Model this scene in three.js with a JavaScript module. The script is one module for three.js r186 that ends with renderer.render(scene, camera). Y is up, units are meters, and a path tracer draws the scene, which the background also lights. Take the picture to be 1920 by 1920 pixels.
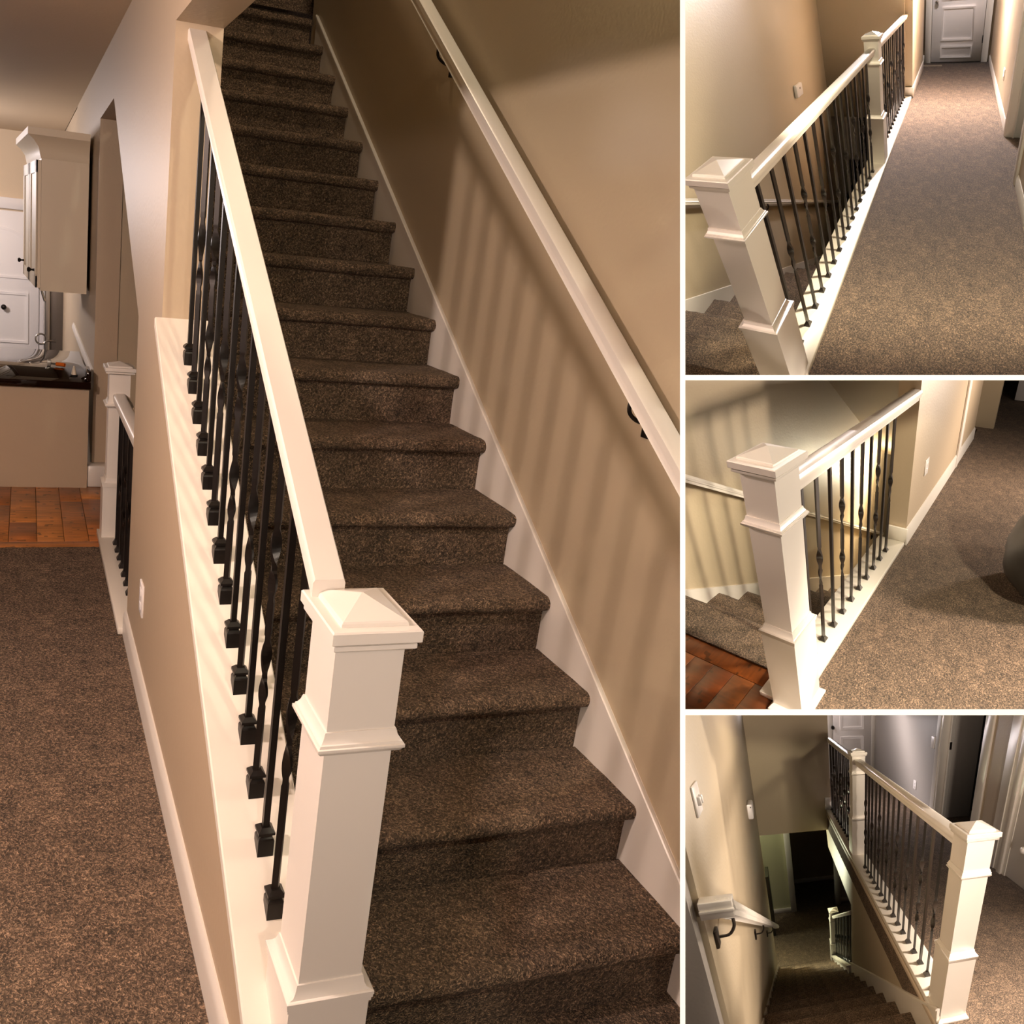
import * as THREE from 'three';
import { mergeGeometries, toCreasedNormals, mergeVertices } from 'three/addons/utils/BufferGeometryUtils.js';
import { RoundedBoxGeometry } from 'three/addons/geometries/RoundedBoxGeometry.js';
import { ImprovedNoise } from 'three/addons/math/ImprovedNoise.js';

// ---------------------------------------------------------------- camera, lights, exposure
const scene = new THREE.Scene();
const camera = new THREE.PerspectiveCamera(58.3352, 1, 0.02, 60);
{
  const right = new THREE.Vector3(...[0.946, 0.102, 0.308]), up = new THREE.Vector3(...[-0.005, 0.953, -0.302]).normalize();
  right.addScaledVector(up, -right.dot(up)).normalize();
  const back = new THREE.Vector3().crossVectors(right, up);
  camera.quaternion.setFromRotationMatrix(new THREE.Matrix4().makeBasis(right, up, back));
  camera.position.set(...[-0.477, 1.585, 1.189]);
  camera.setViewOffset(1920, 1920, 323, 0, 1920, 1920);      // shift lens
}
scene.background = new THREE.Color(0x050403);
const renderer = new THREE.WebGLRenderer({ antialias: true });
renderer.toneMapping = THREE.LinearToneMapping;
renderer.toneMappingExposure = 1.0;
renderer.shadowMap.enabled = true;

// The four rooms: each has its own axes (columns of m: along the rail's side, up, along the rail) and origin o.
const ROOM = {};
for (const [k, a] of [[1, [1.0, 0.0, 0.0, 0.0, 1.0, 0.0, 0.0, 0.0, 1.0, 0.0, 0.0, 0.0]], [2, [0.22352, -0.82979, -1.32212, -0.02759, 0.41735, -0.50079, 0.57165, 0.5798, 1.19861, 1.706, 1.3194, -1.0194]], [3, [0.11046, -0.81777, -1.37125, 0.04916, 0.80801, -0.03976, 0.66723, 0.51892, 0.93254, 1.8108, 0.3553, -0.7805]], [4, [0.88215, -0.67748, -1.12003, -0.07169, 1.01196, 0.6211, -0.03621, 0.3052, 1.03084, 2.4196, -0.645, -0.44]]]) {
  const m = new THREE.Matrix4().set(a[0], a[1], a[2], 0, a[3], a[4], a[5], 0, a[6], a[7], a[8], 0, 0, 0, 0, 1);
  ROOM[k] = { m, o: new THREE.Vector3(a[9], a[10], a[11]) };
}
const LAMPS = [];
const V3 = (p) => new THREE.Vector3(p[0], p[1], p[2]);
const W = (k, p) => V3(p).applyMatrix4(ROOM[k].m).add(ROOM[k].o);

const at = (k, p) => W(k, p).toArray();
function lamp(p, color, power, size, target, angle) {
  const l = target ? new THREE.SpotLight(color, power, 0, angle, 0.5, 2) : new THREE.PointLight(color, power, 0, 2);
  l.position.set(...p); l.castShadow = true; l.shadow.radius = size / 0.02; l.shadow.mapSize.set(2048, 2048); l.shadow.bias = -0.0005;
  if (target) { l.target.position.set(...target); scene.add(l.target); }
  scene.add(l); LAMPS.push([l.position.clone(), size, color]);
  return l;
}

const WARM = 0xffe2c0, SOFT = 0xffead6, COOL = 0xfdf0f0, ROSE = 0xffe2d4, CREAM = 0xfff0d0, GREEN = 0xf2f2cc;
//LIGHTS
lamp([-1.75, 2.03, -0.3], ROSE, 14, 0.06);                            // unseen living room light left of the stair, casts the baluster shadows
lamp([-2.1, 2.2, 2.2], ROSE, 10, 0.15);                               // unseen light behind the viewer, brightens the left carpet and wall
lamp([0.75, 2.75, 1.5], CREAM, 7, 0.08);                              // unseen light at front right, sends baluster shadows left over the cap
lamp([0.85, 4.3, -2.9], WARM, 4, 0.07);                               // unseen light above the flight, out of view, lights the upper steps
lamp([-2.3, 1.9, -8.2], COOL, 16, 0.15);                              // unseen kitchen light, out of view, brightens the door and cabinet
lamp([-0.177, 1.411, 1.463], SOFT, 2.6, 0.05);                           // added fill light beside the viewer, whitens the divider strips
lamp(at(2, [0.95, 2.45, -0.9]), CREAM, 46, 0.1, at(2, [0.1, 0, -2.2]), 0.85);  // unseen spotlight over the upstairs hall, lights the railing and carpet
lamp(at(2, [0.5, 2.3, -4.7]), COOL, 42, 0.1);                                  // unseen light, out of view, brightens the hall end door
lamp([0.289, 2.511, 1.616], SOFT, 45, 0.06, [2.991, 2.026, -2.137], 0.25);           // three added fill spots behind the viewer, one aimed into each small room
lamp([0.465, 2.022, 1.723], CREAM, 95, 0.06, [2.295, 0.83, -0.901], 0.27);
lamp([-0.18, 1.507, 1.764], SOFT, 110, 0.06, [3.004, -0.748, -1.257], 0.25);
lamp(at(3, [2.0, 1.2, -1.5]), SOFT, 12, 0.12);                                 // two unseen lights right of the short railing, brighten its room
lamp(at(3, [2.3, 0.95, -3.5]), SOFT, 16, 0.12);
lamp(at(3, [-0.4, -0.3, -3.2]), CREAM, 4, 0.08);                              // unseen light behind the wall end, lights the foot of the stairs
lamp(at(4, [1.4, 0.9, -0.1]), SOFT, 9, 0.12);                                  // added fill light right of the stair head, brightens carpet and newel
lamp(at(4, [-0.25, 1.5, -4.7]), COOL, 12, 0.3);                               // added light hidden behind the end wall, brightens the far hall
lamp(at(4, [-1.6, -0.9, -4.2]), GREEN, 7, 0.08);                               // unseen greenish light behind the left wall, lights the lower hall
// ---------------------------------------------------------------- textures and materials
function rng(seed) { let s = seed >>> 0; return () => { s = (s + 0x6D2B79F5) | 0; let t = Math.imul(s ^ (s >>> 15), 1 | s); t = (t + Math.imul(t ^ (t >>> 7), 61 | t)) ^ t; return ((t ^ (t >>> 14)) >>> 0) / 4294967296; }; }
function valueNoise(n, cells, seed) {                        // tiling value noise, n x n
  const R = rng(seed), gr = new Float32Array(cells * cells); for (let i = 0; i < gr.length; i++) gr[i] = R();
  const out = new Float32Array(n * n), sm = (t) => t * t * (3 - 2 * t);
  for (let y = 0; y < n; y++) for (let x = 0; x < n; x++) {
    const fx = x / n * cells, fy = y / n * cells, x0 = Math.floor(fx), y0 = Math.floor(fy), tx = sm(fx - x0), ty = sm(fy - y0);
    const a = gr[y0 % cells * cells + x0 % cells], b = gr[y0 % cells * cells + (x0 + 1) % cells], c = gr[(y0 + 1) % cells * cells + x0 % cells], d = gr[(y0 + 1) % cells * cells + (x0 + 1) % cells];
    out[y * n + x] = a + (b - a) * tx + (c - a) * ty + (a - b - c + d) * tx * ty;
  }
  return out;
}
function tex(n, fn, srgb) {
  const d = new Uint8Array(n * n * 4);
  for (let i = 0; i < n * n; i++) { const c = fn(i % n, (i / n) | 0, i); d[i * 4] = c[0]; d[i * 4 + 1] = c[1]; d[i * 4 + 2] = c[2]; d[i * 4 + 3] = 255; }
  const t = new THREE.DataTexture(d, n, n); t.wrapS = t.wrapT = THREE.RepeatWrapping; t.magFilter = THREE.LinearFilter; t.minFilter = THREE.LinearMipmapLinearFilter; t.generateMipmaps = true;
  if (srgb) t.colorSpace = THREE.SRGBColorSpace; t.needsUpdate = true; return t;
}
const clamp = (v) => Math.max(0, Math.min(255, v));
function carpetMaps(n, seed) {
  const R = rng(seed), h = new Float32Array(n * n), tone = new Float32Array(n * n);
  for (let s = 0; s < n * n / 22; s++) {                       // short yarn tufts
    const x = R() * n, y = R() * n, a = R() * 6.283, L = 4 + R() * 6, z = R(), t = R();
    for (let q = 0; q < L; q += 0.7) { for (let w = 0; w < 3; w++) { const xi = ((x + Math.cos(a) * q - Math.sin(a) * w) | 0) % n, yi = ((y + Math.sin(a) * q + Math.cos(a) * w) | 0) % n, i = ((yi + n) % n) * n + ((xi + n) % n); if (z > h[i]) { h[i] = z; tone[i] = t; } } }
  }
  const big = valueNoise(n, 9, seed + 1), mid = valueNoise(n, 96, seed + 2);
  const map = tex(n, (x, y, i) => { const v = 0.58 + 0.46 * h[i] * h[i] + 0.16 * (big[i] - 0.5) + 0.34 * (mid[i] - 0.5), k = tone[i];
    return [clamp((136 + 36 * k) * v), clamp((113 + 32 * k) * v), clamp((92 + 28 * k) * v)]; }, true);
  const bump = tex(n, (x, y, i) => { const v = clamp(255 * (0.65 * h[i] + 0.35 * mid[i])); return [v, v, v]; });
  return { map, bump };
}
const CM = carpetMaps(768, 11);
function carpetMat(rep, tint, bs) {
  const map = CM.map.clone(), bump = CM.bump.clone(); map.repeat.set(rep, rep); bump.repeat.set(rep, rep); map.needsUpdate = bump.needsUpdate = true;
  return new THREE.MeshStandardMaterial({ map, bumpMap: bump, bumpScale: bs ?? 0.006, roughness: 1, color: tint ?? 0xffffff });
}
const orange = valueNoise(512, 120, 5), orange2 = valueNoise(512, 14, 6);
const wallBump = tex(512, (x, y, i) => { const v = clamp(255 * (0.6 * orange[i] + 0.4 * orange2[i])); return [v, v, v]; });
function paint(color, rough = 0.62, b = 0.0005) { return new THREE.MeshStandardMaterial({ color, roughness: rough, bumpMap: wallBump, bumpScale: b }); }
function plain(color, rough = 0.4, metal = 0) { return new THREE.MeshStandardMaterial({ color, roughness: rough, metalness: metal }); }
const MAT = {
  wall: paint(0xb8a98f, 0.5), wallP: paint(0xb9a78e, 0.5), ceiling: paint(0xd6c2a6, 0.85), trim: plain(0xe6e1d9, 0.33), cabinet: plain(0xe0d3bb, 0.4),
  iron: plain(0x17110e, 0.42, 0.25), knob: plain(0x1c1613, 0.35, 0.5), steel: plain(0xb8b4ae, 0.28, 0.9), steelDark: plain(0x77706a, 0.4, 0.5), granite: plain(0x1e100a, 0.04),
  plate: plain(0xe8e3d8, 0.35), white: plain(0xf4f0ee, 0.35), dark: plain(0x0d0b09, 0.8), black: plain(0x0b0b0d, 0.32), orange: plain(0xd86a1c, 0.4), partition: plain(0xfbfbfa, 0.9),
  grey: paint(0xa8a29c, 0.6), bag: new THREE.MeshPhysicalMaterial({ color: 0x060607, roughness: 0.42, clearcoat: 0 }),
  carpet1: carpetMat(1.7), carpet2: carpetMat(1.9, 0xffffff, 0.004), glassPale: plain(0xc9cdb4, 0.3), green: plain(0x93a59a, 0.5), red: plain(0xc0583a, 0.5),
};
function woodMat(seed, base) {
  const n = 256, g1 = valueNoise(n, 6, seed), g2 = valueNoise(n, 64, seed + 1), g3 = valueNoise(n, 20, seed + 2);
  const map = tex(n, (x, y, i) => { const j = (y >> 3) * n + x, gr = 0.78 + 0.26 * g1[i] + 0.22 * (g2[j] - 0.5) + (g3[i] > 0.88 ? -0.3 : 0); return [clamp(base[0] * gr), clamp(base[1] * gr), clamp(base[2] * gr)]; }, true);
  map.repeat.set(3, 0.8);
  return new THREE.MeshPhysicalMaterial({ map, roughness: 0.38, clearcoat: 0.25, clearcoatRoughness: 0.3 });
}
const WOOD = [woodMat(31, [196, 124, 62]), woodMat(47, [176, 106, 50]), woodMat(59, [212, 140, 74])];
const WOODD = [woodMat(71, [150, 82, 34]), woodMat(83, [128, 66, 26]), woodMat(97, [168, 96, 42])];

// ---------------------------------------------------------------- geometry helpers
const used = {};
function numbered(n) { used[n] = (used[n] ?? -1) + 1; return used[n] ? n + '_' + String(used[n]).padStart(3, '0') : n; }
function geoFrom(tris, uvs) {
  const g = new THREE.BufferGeometry(); g.setAttribute('position', new THREE.Float32BufferAttribute(tris, 3));
  if (uvs) g.setAttribute('uv', new THREE.Float32BufferAttribute(uvs, 2));
  g.computeVertexNormals(); return g;
}
function boxUV(g, s = 1) {                                    // uv in metres from the dominant axis of each triangle
  g = g.index ? g.toNonIndexed() : g; const p = g.attributes.position, uv = new Float32Array(p.count * 2), a = new THREE.Vector3(), b = new THREE.Vector3(), c = new THREE.Vector3(), n = new THREE.Vector3();
  for (let i = 0; i < p.count; i += 3) {
    a.fromBufferAttribute(p, i); b.fromBufferAttribute(p, i + 1); c.fromBufferAttribute(p, i + 2); n.copy(b).sub(a).cross(c.clone().sub(a));
    const ax = Math.abs(n.x), ay = Math.abs(n.y), az = Math.abs(n.z);
    [a, b, c].forEach((v, j) => { const [x, y] = ay >= ax && ay >= az ? [v.x, v.z] : ax >= az ? [v.z, v.y] : [v.x, v.y]; uv[(i + j) * 2] = x * s; uv[(i + j) * 2 + 1] = y * s; });
  }
  g.setAttribute('uv', new THREE.BufferAttribute(uv, 2)); return g;
}
// a box by its corners
function box(x0, x1, y0, y1, z0, z1, r = 0) {
  const w = Math.abs(x1 - x0), h = Math.abs(y1 - y0), d = Math.abs(z1 - z0);
  const g = r ? new RoundedBoxGeometry(w, h, d, 2, Math.min(r, w / 2.01, h / 2.01, d / 2.01)) : new THREE.BoxGeometry(w, h, d);
  g.translate((x0 + x1) / 2, (y0 + y1) / 2, (z0 + z1) / 2); return boxUV(g);
}
// a flat polygon (points in one plane) with thickness d (vector), holes optional
function slab(pts, d, holes = []) {
  const P = pts.map(V3), H = holes.map((h) => h.map(V3)), n = new THREE.Vector3();
  for (let i = 0; i < P.length; i++) { const a = P[i], b = P[(i + 1) % P.length]; n.x += (a.y - b.y) * (a.z + b.z); n.y += (a.z - b.z) * (a.x + b.x); n.z += (a.x - b.x) * (a.y + b.y); }
  n.normalize(); const e = Math.abs(n.y) < 0.9 ? new THREE.Vector3(0, 1, 0) : new THREE.Vector3(1, 0, 0), U = e.clone().cross(n).normalize(), Vv = n.clone().cross(U);
  const to2 = (p) => new THREE.Vector2(p.dot(U), p.dot(Vv));
  const all = [P, ...H].flat(), faces = THREE.ShapeUtils.triangulateShape(P.map(to2), H.map((h) => h.map(to2)));
  const D = V3(d), t = [], push = (...v) => v.forEach((q) => t.push(q.x, q.y, q.z)), flip = n.dot(D) > 0;
  for (const f of faces) { const [a, b, c] = f.map((i) => all[i]); flip ? push(a, c, b) : push(a, b, c); const [A, B, C] = [a, b, c].map((q) => q.clone().add(D)); flip ? push(A, B, C) : push(A, C, B); }
  for (const ring of [P, ...H]) for (let i = 0; i < ring.length; i++) { const a = ring[i], b = ring[(i + 1) % ring.length], A = a.clone().add(D), B = b.clone().add(D); flip ? push(a, b, B, a, B, A) : push(a, B, b, a, A, B); }
  return boxUV(geoFrom(t));
}
// loft between rings of the same number of points
function loft(rings, close = true, caps = true) {
  const t = [], put = (p) => t.push(p[0], p[1], p[2]), m = rings[0].length, L = close ? m : m - 1;
  for (let i = 0; i + 1 < rings.length; i++) for (let j = 0; j < L; j++) { const a = rings[i][j], b = rings[i][(j + 1) % m], c = rings[i + 1][(j + 1) % m], d = rings[i + 1][j]; [a, b, c, a, c, d].forEach(put); }
  if (caps) for (const [R, f] of [[rings[0], 1], [rings[rings.length - 1], 0]]) {
    let e1 = 0, e2 = 1; const ex = [0, 1, 2].map((q) => Math.max(...R.map((p) => p[q])) - Math.min(...R.map((p) => p[q]))), s = [0, 1, 2].sort((a, b) => ex[b] - ex[a]); e1 = s[0]; e2 = s[1];
    for (const tri of THREE.ShapeUtils.triangulateShape(R.map((p) => new THREE.Vector2(p[e1], p[e2])), [])) (f ? [tri[2], tri[1], tri[0]] : tri).forEach((i) => put(R[i]));
  }
  return geoFrom(t);
}
// stack of rectangles: [y, halfX, halfZ]
function stack(list, cx = 0, cz = 0) { return boxUV(loft(list.map(([y, a, b]) => [[cx - a, y, cz + b], [cx + a, y, cz + b], [cx + a, y, cz - b], [cx - a, y, cz - b]]))); }
// bar: a profile [u (sideways x), v (up)] drawn along the line z0..z1 with y = y0 + slope * (-z)
function zbar(prof, z0, z1, y0, slope = 0, x0 = 0) { return boxUV(loft([z0, z1].map((z) => prof.map(([a, b]) => [x0 + a, y0 - slope * z + b, z])))); }
function tube(pts, rad, seg = 24, rs = 8) { return boxUV(new THREE.TubeGeometry(new THREE.CatmullRomCurve3(pts.map(V3)), seg, rad, rs, false)); }
function moved(g, x, y, z) { g.translate(x, y, z); return g; }
function merge(...gs) { return mergeGeometries(gs.flat().map((g) => { const q = g.index ? g.toNonIndexed() : g; for (const n of Object.keys(q.attributes)) if (!['position', 'normal', 'uv'].includes(n)) q.deleteAttribute(n); if (!q.attributes.uv) boxUV(q); return q; })); }

// ---------------------------------------------------------------- object helpers
const META = new Map();                                       // object -> room and base
function bake(geo, k, base, crease = 0.7) {                   // room coordinates -> offsets from the base, along the room's axes
  let g = geo.clone(); if (g.index) g = g.toNonIndexed();
  g.translate(-base[0], -base[1], -base[2]); g.applyMatrix4(ROOM[k].m);
  g.deleteAttribute('normal'); return toCreasedNormals(g, crease);
}
function mk(geo, m) { const o = new THREE.Mesh(geo, m); o.castShadow = o.receiveShadow = true; return o; }
function thing(k, name, label, category, base, group) {
  const o = new THREE.Group(); o.name = numbered(name); o.position.copy(W(k, base)); o.userData = { label, category }; if (group) o.userData.group = group;
  META.set(o, { k, base }); scene.add(o); return o;
}
function part(t, name, geo, m, label, crease) { let r = t; while (!META.has(r)) r = r.parent; const { k, base } = META.get(r); const o = mk(bake(geo, k, base, crease), m); o.name = name; if (label) o.userData.label = label; t.add(o); return o; }
function solo(k, name, geo, m, label, category, base, group, crease) {
  const o = mk(bake(geo, k, base, crease), m); o.name = numbered(name); o.position.copy(W(k, base)); o.userData = { label, category }; if (group) o.userData.group = group; META.set(o, { k, base }); scene.add(o); return o;
}
function struct(k, name, geo, m, label, crease) { const o = mk(bake(geo, k, [0, 0, 0], crease), m); o.name = numbered(name); o.position.copy(ROOM[k].o); o.userData = { kind: 'structure' }; if (label) o.userData.label = label; META.set(o, { k, base: [0, 0, 0] }); scene.add(o); return o; }
function copyTo(src, base, label) {
  const { k } = META.get(src), c = src.clone(); c.name = numbered(src.name.replace(/_\d\d\d$/, '')); c.position.copy(W(k, base)); c.userData = { ...src.userData, label }; META.set(c, { k, base }); scene.add(c); return c;
}
const ORD = ['first', 'second', 'third', 'fourth', 'fifth', 'sixth', 'seventh', 'eighth', 'ninth', 'tenth', 'eleventh', 'twelfth', 'thirteenth', 'fourteenth', 'fifteenth', 'sixteenth'];

// ---- box newel post
function newel(k, label, base, d) {
  const t = thing(k, 'newel_post', label, 'newel post', base), [x, y, z] = base, e = (d.sx + d.sz) / 2, Y = (v) => y + v;
  const R = (list) => stack(list.map(([v, a, b]) => [Y(v), a, b]), x, z), bx = d.bx - 0.1 * e, bz = d.bz - 0.1 * e;
  part(t, 'base_box', R([[d.y0 ?? 0, bx, bz], [d.yb - 0.25 * e, bx, bz]]), MAT.trim);
  const o = (v, f, g) => [d.yb + v * e, d.bx + f * e, d.bz + (g ?? f) * e];
  part(t, 'base_moulding', R([o(-0.4, -0.1), o(-0.38, -0.05), o(-0.27, -0.05), o(-0.26, -0.07), o(-0.25, -0.02), o(-0.15, -0.02), o(-0.14, -0.04), o(-0.13, 0), o(-0.02, 0), o(0, -0.02), o(0.01, -0.09),
    [d.yb + 0.08 * e, d.sx + 0.17 * e, d.sz + 0.17 * e], [d.yb + 0.2 * e, d.sx + 0.1 * e, d.sz + 0.1 * e], [d.yb + 0.42 * e, d.sx + 0.05 * e, d.sz + 0.05 * e], [d.yb + 0.45 * e, d.sx - 0.006, d.sz - 0.006]]), MAT.trim);
  part(t, 'shaft', R([[d.yb, d.sx, d.sz], [d.yc - 0.3 * e, d.sx, d.sz]]), MAT.trim);
  part(t, 'collar_moulding', R([[d.yr - 0.16 * e, d.sx - 0.005, d.sz - 0.005], [d.yr - 0.14 * e, d.rx - 0.1 * e, d.rz - 0.1 * e], [d.yr - 0.03 * e, d.rx - 0.02 * e, d.rz - 0.02 * e], [d.yr - 0.02 * e, d.rx, d.rz], [d.yr + 0.07 * e, d.rx, d.rz], [d.yr + 0.085 * e, d.rx - 0.05 * e, d.rz - 0.05 * e], [d.yr + 0.1 * e, d.rx - 0.05 * e, d.rz - 0.05 * e],
    [d.yr + 0.16 * e, d.rx - 0.07 * e, d.rz - 0.07 * e], [d.yr + 0.18 * e, d.sx + 0.16 * e, d.sz + 0.16 * e], [d.yr + 0.3 * e, d.sx + 0.09 * e, d.sz + 0.09 * e], [d.yr + 0.46 * e, d.sx + 0.045 * e, d.sz + 0.045 * e], [d.yr + 0.48 * e, d.sx - 0.005, d.sz - 0.005]]), MAT.trim);
  part(t, 'cap_moulding', R([[d.yc - 0.6 * e, d.sx - 0.004, d.sz - 0.004], [d.yc - 0.58 * e, d.cx - 0.13 * e, d.cz - 0.13 * e], [d.yc - 0.54 * e, d.cx - 0.09 * e, d.cz - 0.09 * e], [d.yc - 0.42 * e, d.cx - 0.09 * e, d.cz - 0.09 * e], [d.yc - 0.4 * e, d.cx - 0.14 * e, d.cz - 0.14 * e], [d.yc - 0.33 * e, d.cx - 0.14 * e, d.cz - 0.14 * e]]), MAT.trim);
  part(t, 'cap', R([[d.yc - 0.36 * e, d.cx - 0.03 * e, d.cz - 0.03 * e], [d.yc - 0.33 * e, d.cx, d.cz], [d.yc - 0.04 * e, d.cx, d.cz], [d.yc, d.cx - 0.04 * e, d.cz - 0.04 * e], [d.yc + 0.012 * e, d.cx - 0.3 * e, d.cz - 0.3 * e], [d.yc + 0.1 * e, d.cx - 0.32 * e, d.cz - 0.32 * e], [d.yc + 0.14 * e, d.cx - 0.36 * e, d.cz - 0.36 * e], [d.yc + (d.pk ?? 0.48) * e, 0.0015, 0.0015]]), MAT.trim, undefined, 0.2);
  return t;
}
const stretch = (d, f) => Object.fromEntries(Object.entries(d).map(([a, v]) => [a, v * f]));

// ---- iron balusters: kind 'plain', 'double' (one pair of twists) or 'quad' (two pairs)
function barGeo(h, kind, w = 0.0062, tw = 1.75) {
  const K = kind === 'double' ? [[0.43, 0.042], [0.535, 0.042]] : kind === 'quad' ? [[0.31, 0.036], [0.39, 0.036], [0.61, 0.036], [0.69, 0.036]] : [], ys = [0];
  if (K.length) { const a = K[0][0] * h - 0.08, b = K[K.length - 1][0] * h + 0.08; for (let i = 0; i <= (K.length > 2 ? 96 : 52); i++) ys.push(a + (b - a) * i / (K.length > 2 ? 96 : 52)); }
  ys.push(h);
  return boxUV(loft(ys.map((y) => {
    let a = w, b = w, rot = 0;
    for (const [c, L] of K) { const t = (y - c * h) / L; rot += Math.PI / 2 * Math.max(0, Math.min(1, (t + 1) / 2)); if (Math.abs(t) < 1) { const q = Math.cos(t * Math.PI / 2) ** 0.8; a = w * (0.8 + (tw - 0.8) * q); b = w * (0.8 - 0.35 * q); } else if (Math.abs(t) < 1.3) a = b = w * 0.8; }
    rot += K.length ? 0.5 : 0;
    return [[-a, b], [a, b], [a, -b], [-a, -b]].map(([u, v]) => [u * Math.cos(rot) - v * Math.sin(rot), y, u * Math.sin(rot) + v * Math.cos(rot)]);
  })));
}
function shoeGeo(tall) {
  return tall ? stack([[-0.03, 0.0155, 0.0155], [0.024, 0.0158, 0.0158], [0.028, 0.0145, 0.0145], [0.031, 0.0115, 0.0115], [0.035, 0.0115, 0.0115], [0.037, 0.0165, 0.0165], [0.042, 0.0165, 0.0165], [0.05, 0.009, 0.009]])
    : stack([[-0.004, 0.0165, 0.0165], [0.006, 0.0165, 0.0165], [0.009, 0.0155, 0.0155], [0.023, 0.0085, 0.0085], [0.027, 0.008, 0.008]]);
}
const KIND_TEXT = { plain: 'plain', double: 'double-twist', quad: 'four-twist' };
function balusterRow(k, n, at, h, kindOf, where, group, tall, w, tw) {
  const protos = {};
  for (let i = 0; i < n; i++) {
    const kind = kindOf(i), p = at(i), label = `${KIND_TEXT[kind]} black iron baluster, ${where(i)}`;
    if (!protos[kind]) {
      const t = protos[kind] = thing(k, 'iron_baluster', label, 'baluster', p, group);
      part(t, 'bar', moved(barGeo(h, kind, w, tw), p[0], p[1], p[2]), MAT.iron, undefined, 0.5); part(t, 'shoe', moved(shoeGeo(tall), p[0], p[1], p[2]), MAT.iron, undefined, 0.3);
    } else copyTo(protos[kind], p, label);
  }
}
const FLATPROF = (w, h) => [[-w * 0.44, 0], [w * 0.44, 0], [w * 0.45, h * 0.18], [w * 0.5, h * 0.24], [w * 0.5, h * 0.86], [w * 0.44, h], [-w * 0.44, h], [-w * 0.5, h * 0.86], [-w * 0.5, h * 0.24], [-w * 0.45, h * 0.18]];
const RAILPROF = (w, h) => [[-w * 0.36, 0], [w * 0.36, 0], [w * 0.38, h * 0.22], [w * 0.46, h * 0.3], [w * 0.46, h * 0.42], [w * 0.5, h * 0.5], [w * 0.5, h * 0.8], [w * 0.42, h * 0.95], [w * 0.3, h], [-w * 0.3, h], [-w * 0.42, h * 0.95], [-w * 0.5, h * 0.8], [-w * 0.5, h * 0.5], [-w * 0.46, h * 0.42], [-w * 0.46, h * 0.3], [-w * 0.38, h * 0.22]];

// ---- carpeted steps; each step is one padded, slightly uneven piece
const noise = new ImprovedNoise();
function stepGeo(x0, x1, zn, yt, run, rise, ov, seed, nx = 40) {
  const R = 0.024, prof = [[zn - run - 0.03, yt]];
  for (let i = 1; i <= 5; i++) prof.push([zn - run - 0.03 + (run + 0.03 - R) * i / 5.5, yt]);
  for (let i = 0; i <= 8; i++) { const a = Math.PI / 2 - Math.PI * i / 8; prof.push([zn - R + Math.cos(a) * R, yt - R + Math.sin(a) * R]); }
  prof.push([zn - ov, yt - 2 * R - 0.004], [zn - ov - 0.002, yt - rise * 0.5], [zn - ov, yt - rise - 0.01], [zn - run - 0.03, yt - rise - 0.01]);
  const rings = [];
  for (let i = 0; i <= nx; i++) { const x = x0 + (x1 - x0) * i / nx;
    rings.push(prof.map(([z, y], j) => { const f = j > 4 && j < 16 ? 1 : 0.5, q = noise.noise(x * 26, z * 40 + seed, y * 40) * 0.0035 * f, q2 = noise.noise(x * 5, seed * 3.1, z * 7) * 0.004 * f; return [x, y + q + q2, z + q * 0.8]; })); }
  return boxUV(loft(rings));
}
function outlet(k, name, label, geoPlate, geoPieces, base) { const t = thing(k, name, label, name === 'light_switch' ? 'switch' : 'outlet', base); part(t, 'cover_plate', geoPlate, MAT.white); for (const [n, g, m] of geoPieces) part(t, n, g, m); return t; }

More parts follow.
